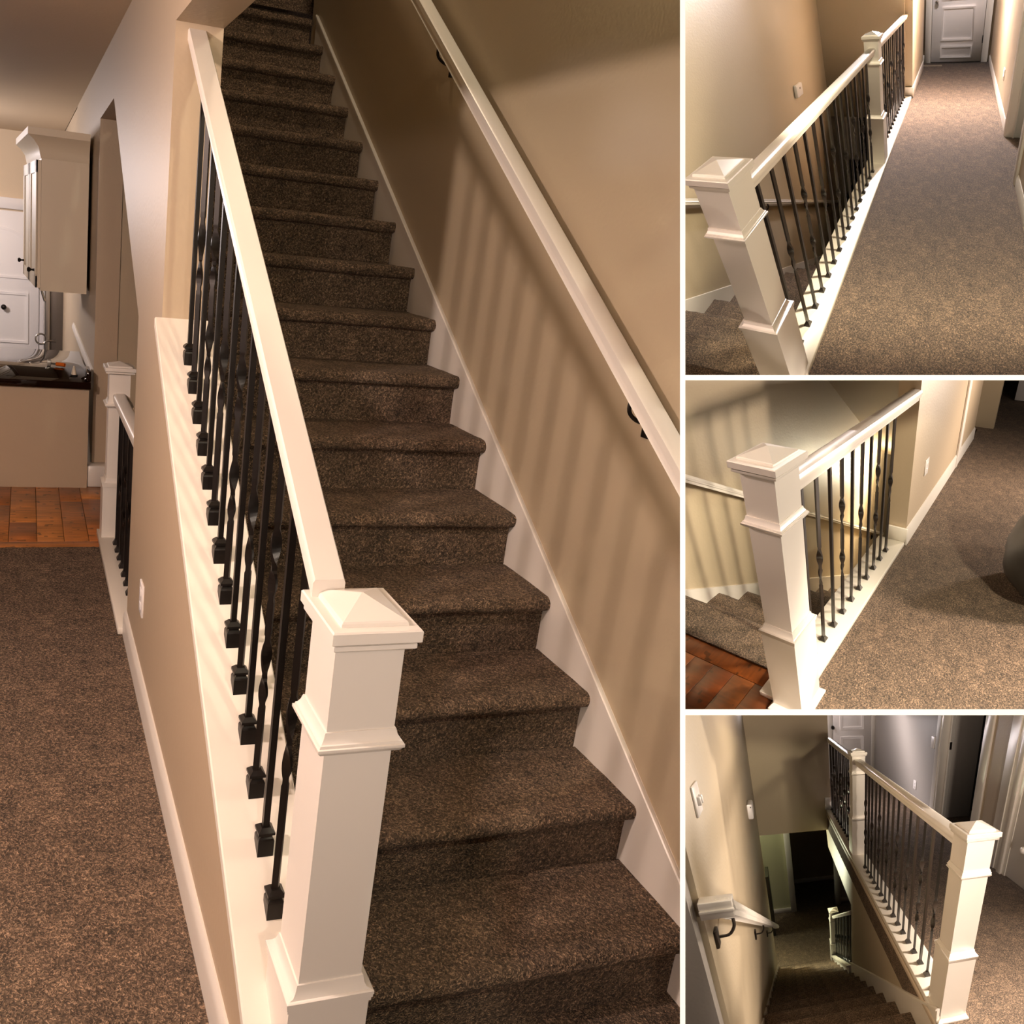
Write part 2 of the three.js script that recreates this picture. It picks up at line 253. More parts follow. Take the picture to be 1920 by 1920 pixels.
// ================================================================ ROOM 1: the long flight seen from the bottom
{
  const k = 1, SL = 0.6487, RISE = 0.19, RUN = 0.293, Z1 = -0.312, Y1 = -0.045, XR = 1.135, CY = 0.27;
  const capY = (z) => CY - SL * z;
  // setting
  struct(k, 'floor', slab([[-2.8, 0, 1.6], [-0.09, 0, 1.6], [-0.09, 0, -3.245], [-2.8, 0, -3.245]], [0, -0.06, 0]), MAT.carpet1, 'brown carpet left of the stair');
  struct(k, 'floor', slab([[-0.06, Y1 - RISE + 0.01, 1.6], [XR + 0.02, Y1 - RISE + 0.01, 1.6], [XR + 0.02, Y1 - RISE + 0.01, -0.6], [-0.06, Y1 - RISE + 0.01, -0.6]], [0, -0.06, 0]), MAT.carpet1, 'brown carpet in front of the lowest step');
  struct(k, 'ceiling', slab([[-2.8, 2.38, 2.6], [-0.096, 2.38, 2.6], [-0.096, 2.38, -10.9], [-2.8, 2.38, -10.9]], [0, 0.1, 0]), MAT.ceiling);
  struct(k, 'wall_left', slab([[-0.096, -0.22, 0.03], [-0.096, 0, -2.21], [-0.096, 1.246, -2.21], [-0.096, 2.1, -3.562], [-0.096, 2.08, -4.42], [-0.096, 0, -4.42], [-0.096, 0, -7.1], [-0.096, 2.7, -7.1], [-0.096, 4.2, 2.6], [-0.096, 2.11, 2.6], [-0.096, 2.105, -1.6], [-0.096, capY(-1.6) - 0.02, -1.6], [-0.096, capY(0) - 0.03, 0.03]], [0.132, 0, 0]), MAT.wallP);
  struct(k, 'wall_right', slab([[XR + 0.012, -0.6, 1.2], [XR + 0.012, -0.6, -4.75], [XR + 0.012, 5.4, -4.75], [XR + 0.012, 5.4, 1.2]], [0.1, 0, 0]), MAT.wall);
  struct(k, 'wall_back', slab([[-0.1, 2.6, -6.4], [2.2, 2.6, -6.4], [2.2, 5.4, -6.4], [-0.1, 5.4, -6.4]], [0, 0, -0.1]), MAT.grey, 'grey wall beyond the top of the stairs');
  struct(k, 'floor', slab([[-0.05, Y1 + 16 * RISE, -4.95], [2.2, Y1 + 16 * RISE, -4.95], [2.2, Y1 + 16 * RISE, -6.4], [-0.05, Y1 + 16 * RISE, -6.4]], [0, -0.1, 0]), MAT.carpet1, 'carpeted landing at the top of the stairs');
  struct(k, 'wall_inner', slab([[0.95, -1.6, -1.9], [0.95, -1.6, -7.2], [0.95, 2.5, -7.2], [0.95, 2.3, -4.4], [0.95, 0.7, -1.9]], [0.06, 0, 0]), MAT.wall, 'wall of the lower stairwell behind the opening');
  struct(k, 'wall_inner', slab([[-0.09, -1.6, -4.43], [0.98, -1.6, -4.43], [0.98, 2.2, -4.43], [-0.09, 2.2, -4.43]], [0, 0, -0.06]), MAT.wall);
  struct(k, 'wall_far', slab([[-2.8, -0.6, -10.7], [0.4, -0.6, -10.7], [0.4, 2.5, -10.7], [-2.8, 2.5, -10.7]], [0, 0, -0.1]), MAT.ceiling, 'pale far wall of the kitchen');
  struct(k, 'wall_kitchen', slab([[-0.09, -0.5, -7.1], [-0.09, 2.5, -7.1], [-0.09, 2.5, -10.7], [-0.09, -0.5, -10.7]], [0.1, 0, 0]), MAT.wallP);
  struct(k, 'baseboard_left', zbar([[-0.014, 0], [0, 0], [0, 0.102], [-0.005, 0.102], [-0.012, 0.09], [-0.014, 0.072]], 0.05, -2.21, 0, 0, -0.096), MAT.trim);
  struct(k, 'baseboard_far', merge(box(-0.15, -0.01, 0, 0.13, -4.42, -4.32, 0.004), box(-0.012, 0.2, 0, 0.12, -4.43, -4.41, 0.004)), MAT.trim, 'short white baseboard at the kitchen corner');
  // carpeted flight
  const st = thing(k, 'carpeted_staircase', 'long flight of brown carpeted stairs rising between the iron railing and the wall', 'staircase', [0.05, Y1, Z1]);
  for (let i = 0; i < 17; i++) part(st, 'step', stepGeo(0.03, XR, Z1 - i * RUN, Y1 + i * RISE + 0.018, RUN, RISE, 0.039, i * 7.7, i < 9 ? 64 : 36), MAT.carpet1, undefined, 1.2);
  // skirt board and bead on the right wall
  const skY = (z) => Y1 + 0.076 + SL * (Z1 - z);
  const sk = thing(k, 'skirt_board', 'white skirt board along the right side of the long carpeted stairs', 'skirt board', [XR, 0, 0]);
  part(sk, 'board', slab([[XR, skY(0.35) - 0.5, 0.35], [XR, skY(-4.62) - 0.5, -4.62], [XR, skY(-4.62), -4.62], [XR, skY(0.35), 0.35]], [0.014, 0, 0]), MAT.trim);
  part(sk, 'bead', zbar([[-0.006, -0.012], [0.004, -0.012], [0.004, 0.004], [-0.003, 0.004], [-0.006, 0]], 0.35, -4.62, skY(0), SL, XR), MAT.trim);
  // sloped cap on the knee wall
  solo(k, 'knee_wall_cap', zbar([[-0.118, -0.028], [0.048, -0.028], [0.048, -0.004], [0.045, 0], [-0.11499999999999999, 0], [-0.118, -0.004]], 0.045, -1.6, CY, SL), MAT.plate, 'wide white sloped board on the knee wall, carrying the fourteen stair balusters', 'rail base', [0, CY, 0]);
  const nd = { sx: 0.054, sz: 0.058, cx: 0.069, cz: 0.083, yc: 1.058, bx: 0.075, bz: 0.074, yb: 0.402, rx: 0.069, rz: 0.073, yr: 0.861, y0: -0.225 };
  newel(k, 'large white box newel post in the foreground at the foot of the long stairs', [0, 0, 0], nd);
  // handrail: lower left edge and upper right edge lines
  const RW = 0.052, RH = 0.04, RX = -0.036, RB = 1.014;
  solo(k, 'stair_handrail', zbar(FLATPROF(RW, RH), -0.05, -1.6, RB, SL, RX), MAT.trim, 'white sloped handrail on the iron balusters, from the foreground newel up to the wall end', 'handrail', [RX, RB, 0]);
  balusterRow(k, 14, (i) => { const z = -0.169 - i * 0.098; return [RX, capY(z), z]; }, RB - CY + 0.01, (i) => i % 2 ? 'plain' : i % 4 ? 'quad' : 'double', (i) => `${ORD[i]} from the foreground newel on the sloped white board`, 'balusters of the long stair railing', true);
  // wall handrail on the right
  const hb = [0.663, 0.6701], hm = [0.711, 0.6586];
  const hh = hm[0] - hb[0], hw = 0.062;
  const hr = thing(k, 'wall_handrail', 'long white handrail fixed along the right-hand stair wall', 'handrail', [1.08, hb[0], 0]);
  part(hr, 'rail', zbar([[0, 0], [hw, 0], [hw, hh], [hw - 0.006, hh + 0.004], [0.006, hh + 0.004], [0, hh], [0, hh * 0.55], [0.006, hh * 0.45], [0.006, hh * 0.25]], 0.4, -4.7, hb[0], hb[1], 1.045), MAT.trim);
  for (const z of [-0.9, -2.55, -4.1]) { const y = hb[0] - hb[1] * z; part(hr, 'bracket', merge(tube([[1.075, y, z], [1.075, y - 0.05, z], [1.11, y - 0.075, z], [XR + 0.01, y - 0.075, z]], 0.006, 16, 8), box(XR, XR + 0.013, y - 0.12, y - 0.04, z - 0.014, z + 0.014, 0.003)), MAT.iron); }
  // outlet on the knee wall
  outlet(k, 'wall_outlet', 'white outlet plate low on the wall beside the long stair railing', box(-0.103, -0.095, 0.285, 0.4, -1.8, -1.72, 0.003), [['socket', box(-0.1055, -0.1, 0.355, 0.38, -1.775, -1.745, 0.004), MAT.white], ['socket', box(-0.1055, -0.1, 0.305, 0.33, -1.775, -1.745, 0.004), MAT.white]], [-0.096, 0.34, -1.76]);
  // far railing at the descending stairs
  newel(k, 'small distant white newel post by the kitchen opening on the left', [-0.047, 0, -3.37], { sx: 0.05, sz: 0.05, cx: 0.072, cz: 0.072, yc: 0.885, bx: 0.072, bz: 0.072, yb: 0.31, rx: 0.068, rz: 0.068, yr: 0.7 });
  solo(k, 'rail_base', box(-0.128, 0.03, 0, 0.03, -3.44, -2.212, 0.003), MAT.plate, 'narrow white floor board under the distant short railing on the left', 'rail base', [-0.05, 0, -2.8]);
  solo(k, 'floor_handrail', zbar(RAILPROF(0.062, 0.055), -2.215, -3.33, 0.705, 0, -0.047), MAT.trim, 'short white handrail between the distant newel and the left wall', 'handrail', [-0.047, 0.705, -2.8]);
  balusterRow(k, 9, (i) => [-0.05, 0.03, -3.2 + i * 0.108], 0.68, (i) => i % 2 ? (i % 4 === 1 ? 'double' : 'quad') : 'plain', (i) => `${ORD[i]} from the distant newel beside the kitchen opening`, 'balusters of the distant short railing', false);
  // wood planks before the kitchen
  {
    const S = [[-2.0, -1.72], [-1.72, -1.45], [-1.45, -1.2], [-1.2, -0.97], [-0.97, -0.75], [-0.75, -0.555], [-0.555, -0.42], [-0.42, -0.29], [-0.29, -0.17], [-0.17, -0.03]];
    const fl = struct(k, 'floor', slab([[-2.1, -0.012, -3.24], [0.0, -0.012, -3.24], [0.0, -0.012, -4.62], [-2.1, -0.012, -4.62]], [0, -0.05, 0]), MAT.dark, 'wood plank floor in front of the kitchen half wall');
    const R = rng(4);
    const plank = (x0, x1, z0, z1, j) => { const g = box(x0 + 0.0012, x1 - 0.0012, -0.014, 0, z1 + 0.0012, z0 - 0.0012, 0.0015); const u = g.attributes.uv; for (let i = 0; i < u.count; i++) { const a = u.getX(i); u.setXY(i, u.getY(i) * 0.6 + j * 0.37, a * 2 + j * 0.61); } part(fl, 'plank', g, WOOD[j % 3]); };
    plank(-2.1, 0.0, -3.245, -3.33, 0);
    S.forEach(([a, b], i) => { const c = -3.33 - 0.25 - R() * 0.7; plank(a, b, -3.33, c, i + 1); plank(a, b, c, -4.32, i + 2); });
  }
  // kitchen half wall and counter
  struct(k, 'wall_half', box(-2.2, -0.128, 0, 0.598, -4.42, -4.3), MAT.wallP, 'low half wall under the dark kitchen counter');
  const ct = thing(k, 'kitchen_counter', 'dark polished stone counter on the kitchen half wall', 'counter', [-0.8, 0.6, -4.9]);
  part(ct, 'counter_top', box(-2.2, -0.12, 0.6, 0.642, -5.52, -4.27, 0.004), MAT.granite);
  part(ct, 'side_splash', box(-0.142, -0.118, 0.642, 0.7, -4.5, -4.3, 0.004), MAT.granite);
  struct(k, 'trim_kitchen', merge(zbar([[-0.018, 0], [0, 0], [0, 0.045], [-0.008, 0.045], [-0.018, 0.02]], -4.5, -6.9, 0.642, 0, -0.096)), MAT.trim);
  // upper cabinet
  const cb = thing(k, 'upper_cabinet', 'cream upper kitchen cabinet with crown moulding on the left', 'cabinet', [-0.25, 1.09, -5.5]);
  const plan = (o, y) => [[-0.118, y, -4.95 + o], [-0.395 - o * 1.3, y, -4.95 + o], [-0.474 - o * 1.3, y, -6.2], [-0.118, y, -6.2]];
  part(cb, 'cabinet_box', boxUV(loft([plan(0, 1.085), plan(0, 1.9)])), MAT.cabinet);
  part(cb, 'crown_moulding', boxUV(loft([plan(0.002, 1.86), plan(0.008, 1.89), plan(0.012, 1.92), plan(0.035, 1.96), plan(0.06, 1.985), plan(0.06, 2.025)])), MAT.cabinet);
  for (const [f0, f1, kf] of [[0.02, 0.48, 0.1], [0.52, 0.98, 0.9]]) {
    const A = (f, y, o) => [-0.395 - 0.079 * f - o, y, -4.95 - 1.25 * f];
    const rect = (a, b, y0, y1, o) => [A(a, y0, o), A(b, y0, o), A(b, y1, o), A(a, y1, o)];
    const d = part(cb, 'cabinet_door', merge(boxUV(loft([rect(f0, f1, 1.1, 1.85, -0.002), rect(f0, f1, 1.1, 1.85, 0.02)])), ...[[f0, f0 + 0.09, 1.1, 1.85], [f1 - 0.09, f1, 1.1, 1.85], [f0, f1, 1.1, 1.17], [f0, f1, 1.78, 1.85]].map((q) => boxUV(loft([rect(...q, 0.018), rect(...q, 0.028)])))), MAT.cabinet);
    const kp = A(kf, 1.2, 0.05); const kn = new THREE.LatheGeometry([[0, 0], [0.009, 0.001], [0.007, 0.01], [0.005, 0.02], [0.014, 0.03], [0.016, 0.038], [0.01, 0.046], [0, 0.047]].map(([a, b]) => new THREE.Vector2(a, b)), 16); kn.rotateZ(Math.PI / 2); kn.translate(kp[0] + 0.025, kp[1], kp[2]);
    part(d, 'knob', kn, MAT.knob);
  }
  // white arched door and refrigerator at the far end of the kitchen
  const zf = -10.7, dx1 = -0.332;
  const dr = thing(k, 'kitchen_door', 'white arched-panel door at the back of the kitchen, left edge of the picture', 'door', [-0.75, -0.1, zf]);
  const arch = (x0, x1, y0, y1, rise) => { const p = [[x0, y0], [x1, y0], [x1, y1]]; for (let i = 1; i < 12; i++) { const t = i / 12; p.push([x1 + (x0 - x1) * t, y1 + rise * Math.sin(Math.PI * t)]); } p.push([x0, y1]); return p; };
  const leafX0 = dx1 - 0.9;
  part(dr, 'door_leaf', box(leafX0, dx1, -0.15, 1.5, zf + 0.01, zf + 0.05, 0.003), MAT.white);
  for (const [y0, y1, rs] of [[0.74, 1.2, 0.12], [-0.02, 0.58, 0]]) { const o = arch(leafX0 + 0.14, dx1 - 0.12, y0, y1, rs), i2 = arch(leafX0 + 0.17, dx1 - 0.15, y0 + 0.03, y1 - 0.03, rs);
    part(dr, 'panel_moulding', slab(o.map(([a, b]) => [a, b, zf + 0.05]), [0, 0, 0.012], [i2.map(([a, b]) => [a, b, zf + 0.05])]), MAT.white); }
  part(dr, 'door_knob', moved(new THREE.SphereGeometry(0.032, 18, 12), -0.73, 0.4, zf + 0.1), MAT.knob);
  struct(k, 'trim_kitchen', merge(box(dx1 + 0.005, dx1 + 0.1, -0.15, 1.52, zf, zf + 0.04, 0.003), box(leafX0 - 0.1, dx1 + 0.12, 1.52, 1.645, zf, zf + 0.045, 0.003)), MAT.white, 'white casing of the kitchen door');
  const zr = -9.6, fx0 = -0.285, fx1 = -0.052;
  const fr = thing(k, 'refrigerator', 'stainless refrigerator standing under the upper cabinet', 'refrigerator', [-0.2, -0.3, -9.9]);
  part(fr, 'fridge_body', box(fx0 + 0.06, fx1, -0.3, 1.5, -10.5, zr, 0.006), MAT.steelDark); part(fr, 'fridge_door', box(fx0, fx0 + 0.058, -0.3, 1.5, -10.3, zr + 0.02, 0.012), MAT.steel);
  part(fr, 'fridge_handle', tube([[fx0, 1.2, zr + 0.03], [fx0 - 0.035, 1.1, zr + 0.04], [fx0 - 0.05, 0.95, zr + 0.04], [fx0 - 0.035, 0.72, zr + 0.04], [fx0, 0.6, zr + 0.03]], 0.014, 30, 10), MAT.steel);
  struct(k, 'trim_kitchen', merge(box(fx1 + 0.005, fx1 + 0.05, -0.3, 1.6, -9.4, -9.35, 0.003), box(fx1 + 0.06, fx1 + 0.09, -0.3, 1.6, -9.2, -9.15, 0.003)), MAT.cabinet);
  // things on the counter
  { const a = [-0.339, 0.66, -4.804], b = [-0.248, 0.66, -4.753]; const t = thing(k, 'peeler', 'small kitchen tool with an orange handle lying on the dark counter', 'kitchen tool', [a[0], 0.642, a[2]]);
    const mid = [a[0] * 0.55 + b[0] * 0.45, 0.66, a[2] * 0.55 + b[2] * 0.45];
    part(t, 'handle', tube([mid, [(mid[0] + b[0]) / 2, 0.661, (mid[2] + b[2]) / 2], b], 0.012, 8, 10), MAT.orange); part(t, 'blade', merge(tube([a, mid], 0.006, 6, 8), box(a[0] - 0.012, a[0] + 0.01, 0.643, 0.68, a[2] - 0.02, a[2] + 0.02, 0.004)), MAT.steel); }
  { const p = [-0.207, 0.642, -4.459]; const t = thing(k, 'counter_ornament', 'small pale cone on a dark foot at the right end of the counter', 'ornament', p);
    const la = (pts) => { const q = new THREE.LatheGeometry(pts.map(([a, b]) => new THREE.Vector2(a, b)), 18); q.translate(...p); return q; };
    part(t, 'foot', la([[0, 0], [0.022, 0], [0.024, 0.006], [0.02, 0.012], [0, 0.012]]), MAT.dark); part(t, 'cone', la([[0, 0.012], [0.016, 0.012], [0.012, 0.035], [0.005, 0.06], [0, 0.066]]), MAT.cabinet); }
  { const p = [-0.37, 0.642, -5.5]; const y = 0.70; const t = thing(k, 'faucet', 'small curved chrome fitting on the far edge of the counter', 'faucet', p);
    part(t, 'ring', moved(new THREE.TorusGeometry(0.035, 0.006, 10, 24), p[0] - 0.01, 0.715, p[2]), MAT.steel); part(t, 'stem', tube([[p[0] + 0.02, 0.642, p[2]], [p[0] + 0.022, 0.7, p[2]], [p[0] + 0.09, 0.705, p[2]]], 0.007, 12, 8), MAT.steel); }
}
// ================================================================ ROOM 2: the upstairs hall with the long level railing
{
  const k = 2, HP = 0.033, PL = -0.1, PR = 0.088, WL = -1.1, WR = 1.18, ZE = -3.9, ZD = -5.88;
  struct(k, 'floor', slab([[PL + 0.01, 0, 1.2], [2.6, 0, 1.2], [2.6, 0, ZD], [PL + 0.01, 0, ZD]], [0, -0.26, 0]), MAT.carpet2, 'brown carpet of the upstairs hall');
  struct(k, 'wall_left', slab([[WL, -3.2, 1.2], [WL, -3.2, -7.5], [WL, 2.9, -7.5], [WL, 2.9, 1.2]], [-0.1, 0, 0]), MAT.wall);
  struct(k, 'wall_back', slab([[WL, -0.27, ZE], [0.0, -0.27, ZE], [0.0, 2.9, ZE], [WL, 2.9, ZE]], [0, 0, -0.2]), MAT.wall);
  struct(k, 'wall_stub', slab([[0.0, 0, ZE - 0.05], [0.0, 2.9, ZE - 0.05], [0.094, 2.9, ZE - 0.05], [0.094, 0, ZE - 0.05]], [0, 0, -1.45]), MAT.wall, 'narrow wall end where the railing stops');
  struct(k, 'wall_far', slab([[-0.6, 0, ZD], [2.6, 0, ZD], [2.6, 2.9, ZD], [-0.6, 2.9, ZD]], [0, 0, -0.1], []), MAT.wallP);
  struct(k, 'wall_right', slab([[WR, 0, -2.8], [WR, 0, ZD], [WR, 2.9, ZD], [WR, 2.9, -2.8]], [0.12, 0, 0]), MAT.wallP);
  struct(k, 'wall_right', slab([[WR - 0.005, 0, 1.2], [WR - 0.005, 0, -1.9], [WR - 0.005, 2.9, -1.9], [WR - 0.005, 2.9, 1.2]], [0.12, 0, 0]), MAT.wallP);
  struct(k, 'wall_room', slab([[2.4, 0, 1.2], [2.4, 0, -4], [2.4, 2.9, -4], [2.4, 2.9, 1.2]], [0.1, 0, 0]), MAT.wallP, 'wall of the room behind the open doorway');
  struct(k, 'baseboard_right', merge(zbar([[-0.014, 0], [0, 0], [0, 0.11], [-0.004, 0.11], [-0.014, 0.09]], -2.84, ZD, 0, 0, WR), zbar([[-0.014, 0], [0, 0], [0, 0.11], [-0.004, 0.11], [-0.014, 0.09]], 1.2, -1.82, 0, 0, WR - 0.005)), MAT.trim);
  struct(k, 'trim_1', merge(box(WR - 0.022, WR + 0.02, 0, 2.1, -2.85, -2.775, 0.004), box(WR - 0.012, WR + 0.13, 0, 2.1, -2.8, -2.76, 0.003), box(WR + 0.05, WR + 0.07, 0, 2.1, -2.77, -2.74, 0.003)), MAT.trim, 'white casing on the far side of the right-hand doorway');
  struct(k, 'trim_2', merge(box(WR - 0.026, WR + 0.02, 0, 2.1, -1.93, -1.84, 0.004), box(WR - 0.012, WR + 0.13, 0, 2.1, -1.92, -1.88, 0.003)), MAT.trim, 'white casing on the near side of the right-hand doorway');
  struct(k, 'trim_3', merge(box(-0.075, 0.056, 0, 2.1, -5.45, -5.4, 0.004), box(-0.075, 0.05, 0, 2.1, -5.86, -5.8, 0.003)), MAT.trim, 'white casing left of the hall end door');
  struct(k, 'baseboard_stub', merge(box(-0.002, 0.1, HP, 0.15, ZE - 0.05, ZE - 0.036, 0.004), box(0.094, 0.106, 0, 0.15, -5.4, ZE - 0.04, 0.004), box(0.05, 0.12, 0, 0.13, ZD, ZD + 0.02, 0.004)), MAT.trim);
  // end door
  const dr = thing(k, 'hall_door', 'white panelled door closing the far end of the upstairs hall', 'door', [0.6, 0, ZD]);
  const D0 = 0.195, D1 = 1.03;
  part(dr, 'door_leaf', box(D0, D1, 0.012, 2.03, ZD + 0.005, ZD + 0.045, 0.003), MAT.white);
  for (const [y0, y1] of [[0.36, 0.88], [0.98, 1.5], [0.08, 0.28]]) { const a = D0 + 0.15, b = D1 - 0.16; part(dr, 'panel_moulding', slab([[a, y0, ZD + 0.045], [b, y0, ZD + 0.045], [b, y1, ZD + 0.045], [a, y1, ZD + 0.045]], [0, 0, 0.012], [[[a + 0.03, y0 + 0.03, ZD + 0.045], [a + 0.03, y1 - 0.03, ZD + 0.045], [b - 0.03, y1 - 0.03, ZD + 0.045], [b - 0.03, y0 + 0.03, ZD + 0.045]]]), MAT.white); }
  part(dr, 'hinge', box(D1 - 0.008, D1 + 0.006, 0.31, 0.43, ZD + 0.04, ZD + 0.052, 0.002), MAT.knob);
  part(dr, 'door_knob', moved(new THREE.SphereGeometry(0.032, 18, 12), D0 + 0.07, 0.965, ZD + 0.09), MAT.steel);
  struct(k, 'trim_4', merge(box(D0 - 0.11, D0 - 0.006, 0, 2.14, ZD, ZD + 0.05, 0.004), box(D1 + 0.006, D1 + 0.11, 0, 2.14, ZD, ZD + 0.05, 0.004)), MAT.trim, 'white casing of the hall end door');
  // railing
  solo(k, 'rail_base', box(PL, PR, 0, HP, ZE - 0.02, 0.06, 0.003), MAT.plate, 'long white floor board under the upstairs hall railing, seen from the carpet side', 'rail base', [0, 0, -1.9]);
  const nd = { sx: 0.057, sz: 0.061, cx: 0.07200000000000001, cz: 0.072, yc: 1.121, bx: 0.082, bz: 0.08, yb: 0.466, rx: 0.072, rz: 0.078, yr: 0.913, y0: -0.3 };
  const A = newel(k, 'large white newel post at the near end of the upstairs hall railing', [0, 0, 0], nd);
  copyTo(A, [0, 0, -2.105], 'smaller white newel post halfway along the upstairs hall railing, before the door');
  const RB = 0.988;
  solo(k, 'hall_handrail', zbar(RAILPROF(0.064, 0.048), -0.055, -2.045, RB, 0, 0.002), MAT.trim, 'long white level handrail between the two hall newel posts', 'handrail', [0, RB, -1]);
  solo(k, 'hall_handrail', zbar(RAILPROF(0.064, 0.048), -2.165, ZE - 0.05, RB, 0, 0.002), MAT.trim, 'far short handrail running from the middle hall newel to the wall end', 'handrail', [0, RB, -3]);
  const KO = (i) => i % 2 ? (i % 4 === 1 ? 'double' : 'quad') : 'plain';
  balusterRow(k, 16, (i) => [-0.003, HP, -0.275 + 0.113 - i * 0.1135], RB - HP + 0.008, KO, (i) => `${ORD[i]} from the near newel of the upstairs hall railing`, 'balusters between the hall newels', false, 0.0068, 2.1);
  balusterRow(k, 15, (i) => [-0.003, HP, -2.26 - i * 0.113], RB - HP + 0.008, (i) => KO(i + 1), (i) => `${ORD[i]} beyond the middle newel of the upstairs hall railing`, 'balusters beyond the middle hall newel', false, 0.0068, 2.1);
  // stairs going down
  const st = thing(k, 'carpeted_staircase', 'brown carpeted stairs going down left of the hall newel', 'staircase', [-0.6, 0, 0]);
  for (let i = 0; i < 13; i++) { const g = stepGeo(-(PL + 0.02), -WL, 0, 0, 0.26, 0.19, 0.03, i * 5.1, 30); g.rotateY(Math.PI); g.translate(0, -0.19 * i, 0.024 - 0.26 * i); part(st, 'step', g, MAT.carpet2, undefined, 1.2); }
  struct(k, 'floor', slab([[WL, -0.0, 1.2], [PL, 0, 1.2], [PL, 0, 0.24], [WL, 0, 0.24]], [0, -0.1, 0]), MAT.carpet2, 'carpet at the head of the stairs');
  const sl = [0.0716, -0.7484];
  solo(k, 'skirt_board', slab([[WL + 0.014, sl[0] - 0.9 - sl[1] * 0.8, 0.8], [WL + 0.014, sl[0] - 0.9 + sl[1] * 3.6, -3.6], [WL + 0.014, sl[0] + sl[1] * 3.6, -3.6], [WL + 0.014, sl[0] - sl[1] * 0.8, 0.8]], [-0.014, 0, 0]), MAT.trim, 'white skirt board on the stairwell wall left of the hall railing', 'skirt board', [WL, 0, -1]);
  struct(k, 'wall_stair', slab([[PL + 0.02, -0.03, 0.05], [PL + 0.02, -0.03, ZE], [PL + 0.02, -3.2, ZE], [PL + 0.02, -3.2, 0.05]], [0.05, 0, 0]), MAT.wall);
  const ht = [0.9237, -0.69], hb2 = [0.8633, -0.695];
  const hr = thing(k, 'wall_handrail', 'white handrail sloping down the stairwell wall behind the hall balusters', 'handrail', [-1.05, ht[0], -1]);
  part(hr, 'rail', zbar([[0, -0.05], [-0.05, -0.05], [-0.05, 0], [0, 0], [0, -0.018], [0.006, -0.022], [0.006, -0.03], [0, -0.034]], 0.1, -3.7, ht[0], ht[1], -1.02), MAT.trim);
  for (const z of [-1.72, -3.2]) { const y = ht[0] - ht[1] * z - 0.055; part(hr, 'bracket', merge(tube([[-1.045, y, z], [-1.045, y - 0.04, z], [-1.07, y - 0.07, z], [WL, y - 0.07, z]], 0.008, 14, 8), box(WL, WL + 0.012, y - 0.11, y - 0.03, z - 0.02, z + 0.02, 0.003)), MAT.iron); }
  { const a = [-1.06, 0.543, -2.766], b = [-1.06, 0.458, -3.049], c = [-1.06, 0.364, -2.84]; const t = thing(k, 'door_chime', 'small white box on the stairwell wall above the hall railing', 'door chime', [WL, c[1], (a[2] + b[2]) / 2]);
    const zc = (a[2] + b[2]) / 2; part(t, 'housing', box(WL, WL + 0.045, c[1], c[1] + 0.14, zc - 0.09, zc + 0.07, 0.012), MAT.white); part(t, 'sensor', box(WL + 0.044, WL + 0.05, c[1] + 0.085, c[1] + 0.105, zc - 0.02, zc, 0.002), MAT.steelDark); }
  outlet(k, 'wall_outlet', 'white outlet plate low on the right wall of the upstairs hall', box(WR - 0.008, WR, 0.33, 0.46, -3.68, -3.58, 0.003), [['socket', box(WR - 0.011, WR - 0.005, 0.405, 0.435, -3.65, -3.61, 0.003), MAT.white], ['socket', box(WR - 0.011, WR - 0.005, 0.35, 0.38, -3.65, -3.61, 0.003), MAT.white]], [WR, 0.39, -3.63]);
  // lower hall seen through the balusters
  struct(k, 'floor', slab([[-2.2, -2.5, -3.2], [0.3, -2.5, -3.2], [0.3, -2.5, -7.5], [-2.2, -2.5, -7.5]], [0, -0.1, 0]), MAT.carpet2, 'carpet of the lower hall below the stairs');
  struct(k, 'wall_lower', slab([[-2.2, -2.5, -5.6], [0.4, -2.5, -5.6], [0.4, 0, -5.6], [-2.2, 0, -5.6]], [0, 0, -0.1]), MAT.wall, 'lower hall wall below the stairwell end wall');
  { const z = -5.5, p = [-1.599, -0.928, -5.5], q = [-1.1, -1.966, -5.5]; const t = thing(k, 'display_shelf', 'pale shelf with dark shelves seen low between the hall balusters', 'shelf', [(p[0] + q[0]) / 2, q[1], z]);
    const x0 = p[0] + 0.02, x1 = q[0] + 0.1, y0 = q[1], y1 = p[1];
    part(t, 'back_panel', box(x0, x1, y0, y1, z - 0.06, z - 0.04), MAT.glassPale);
    for (let i = 0; i < 4; i++) { const y = y0 + (y1 - y0) * i / 3; part(t, 'shelf_board', box(x0 - 0.02, x1 + 0.02, y - 0.02, y + 0.012, z - 0.04, z + 0.1, 0.003), MAT.dark); }
    for (const x of [x0 - 0.02, x1]) part(t, 'side_panel', box(x, x + 0.02, y0, y1, z - 0.04, z + 0.1, 0.003), MAT.dark);
    part(t, 'picture', box(x0 + 0.03, x0 + 0.14, y1 - 0.32, y1 - 0.08, z - 0.036, z - 0.03, 0.002), MAT.red); }
  { const z = -4.6, p = [-1.058, -1.238, -4.6], q = [-1.325, -2.22, -4.6]; const t = thing(k, 'office_chair', 'black chair in the lower hall seen between the hall balusters', 'chair', [p[0], q[1], z]);
    const x0 = q[0] - 0.02, x1 = p[0] + 0.28, y1 = p[1], y0 = q[1];
    part(t, 'backrest', box(x0 + 0.05, x1, y0 + 0.35, y1 - 0.12, z - 0.06, z + 0.02, 0.03), MAT.black); part(t, 'seat', box(x0, x1, y0 + 0.15, y0 + 0.34, z - 0.05, z + 0.42, 0.05), MAT.black);
    for (const x of [x0 + 0.02, x1 - 0.02]) part(t, 'armrest', tube([[x, y0 + 0.3, z], [x, y1 - 0.15, z + 0.02], [x, y1 - 0.14, z + 0.3], [x, y0 + 0.3, z + 0.32]], 0.025, 24, 8), MAT.black);
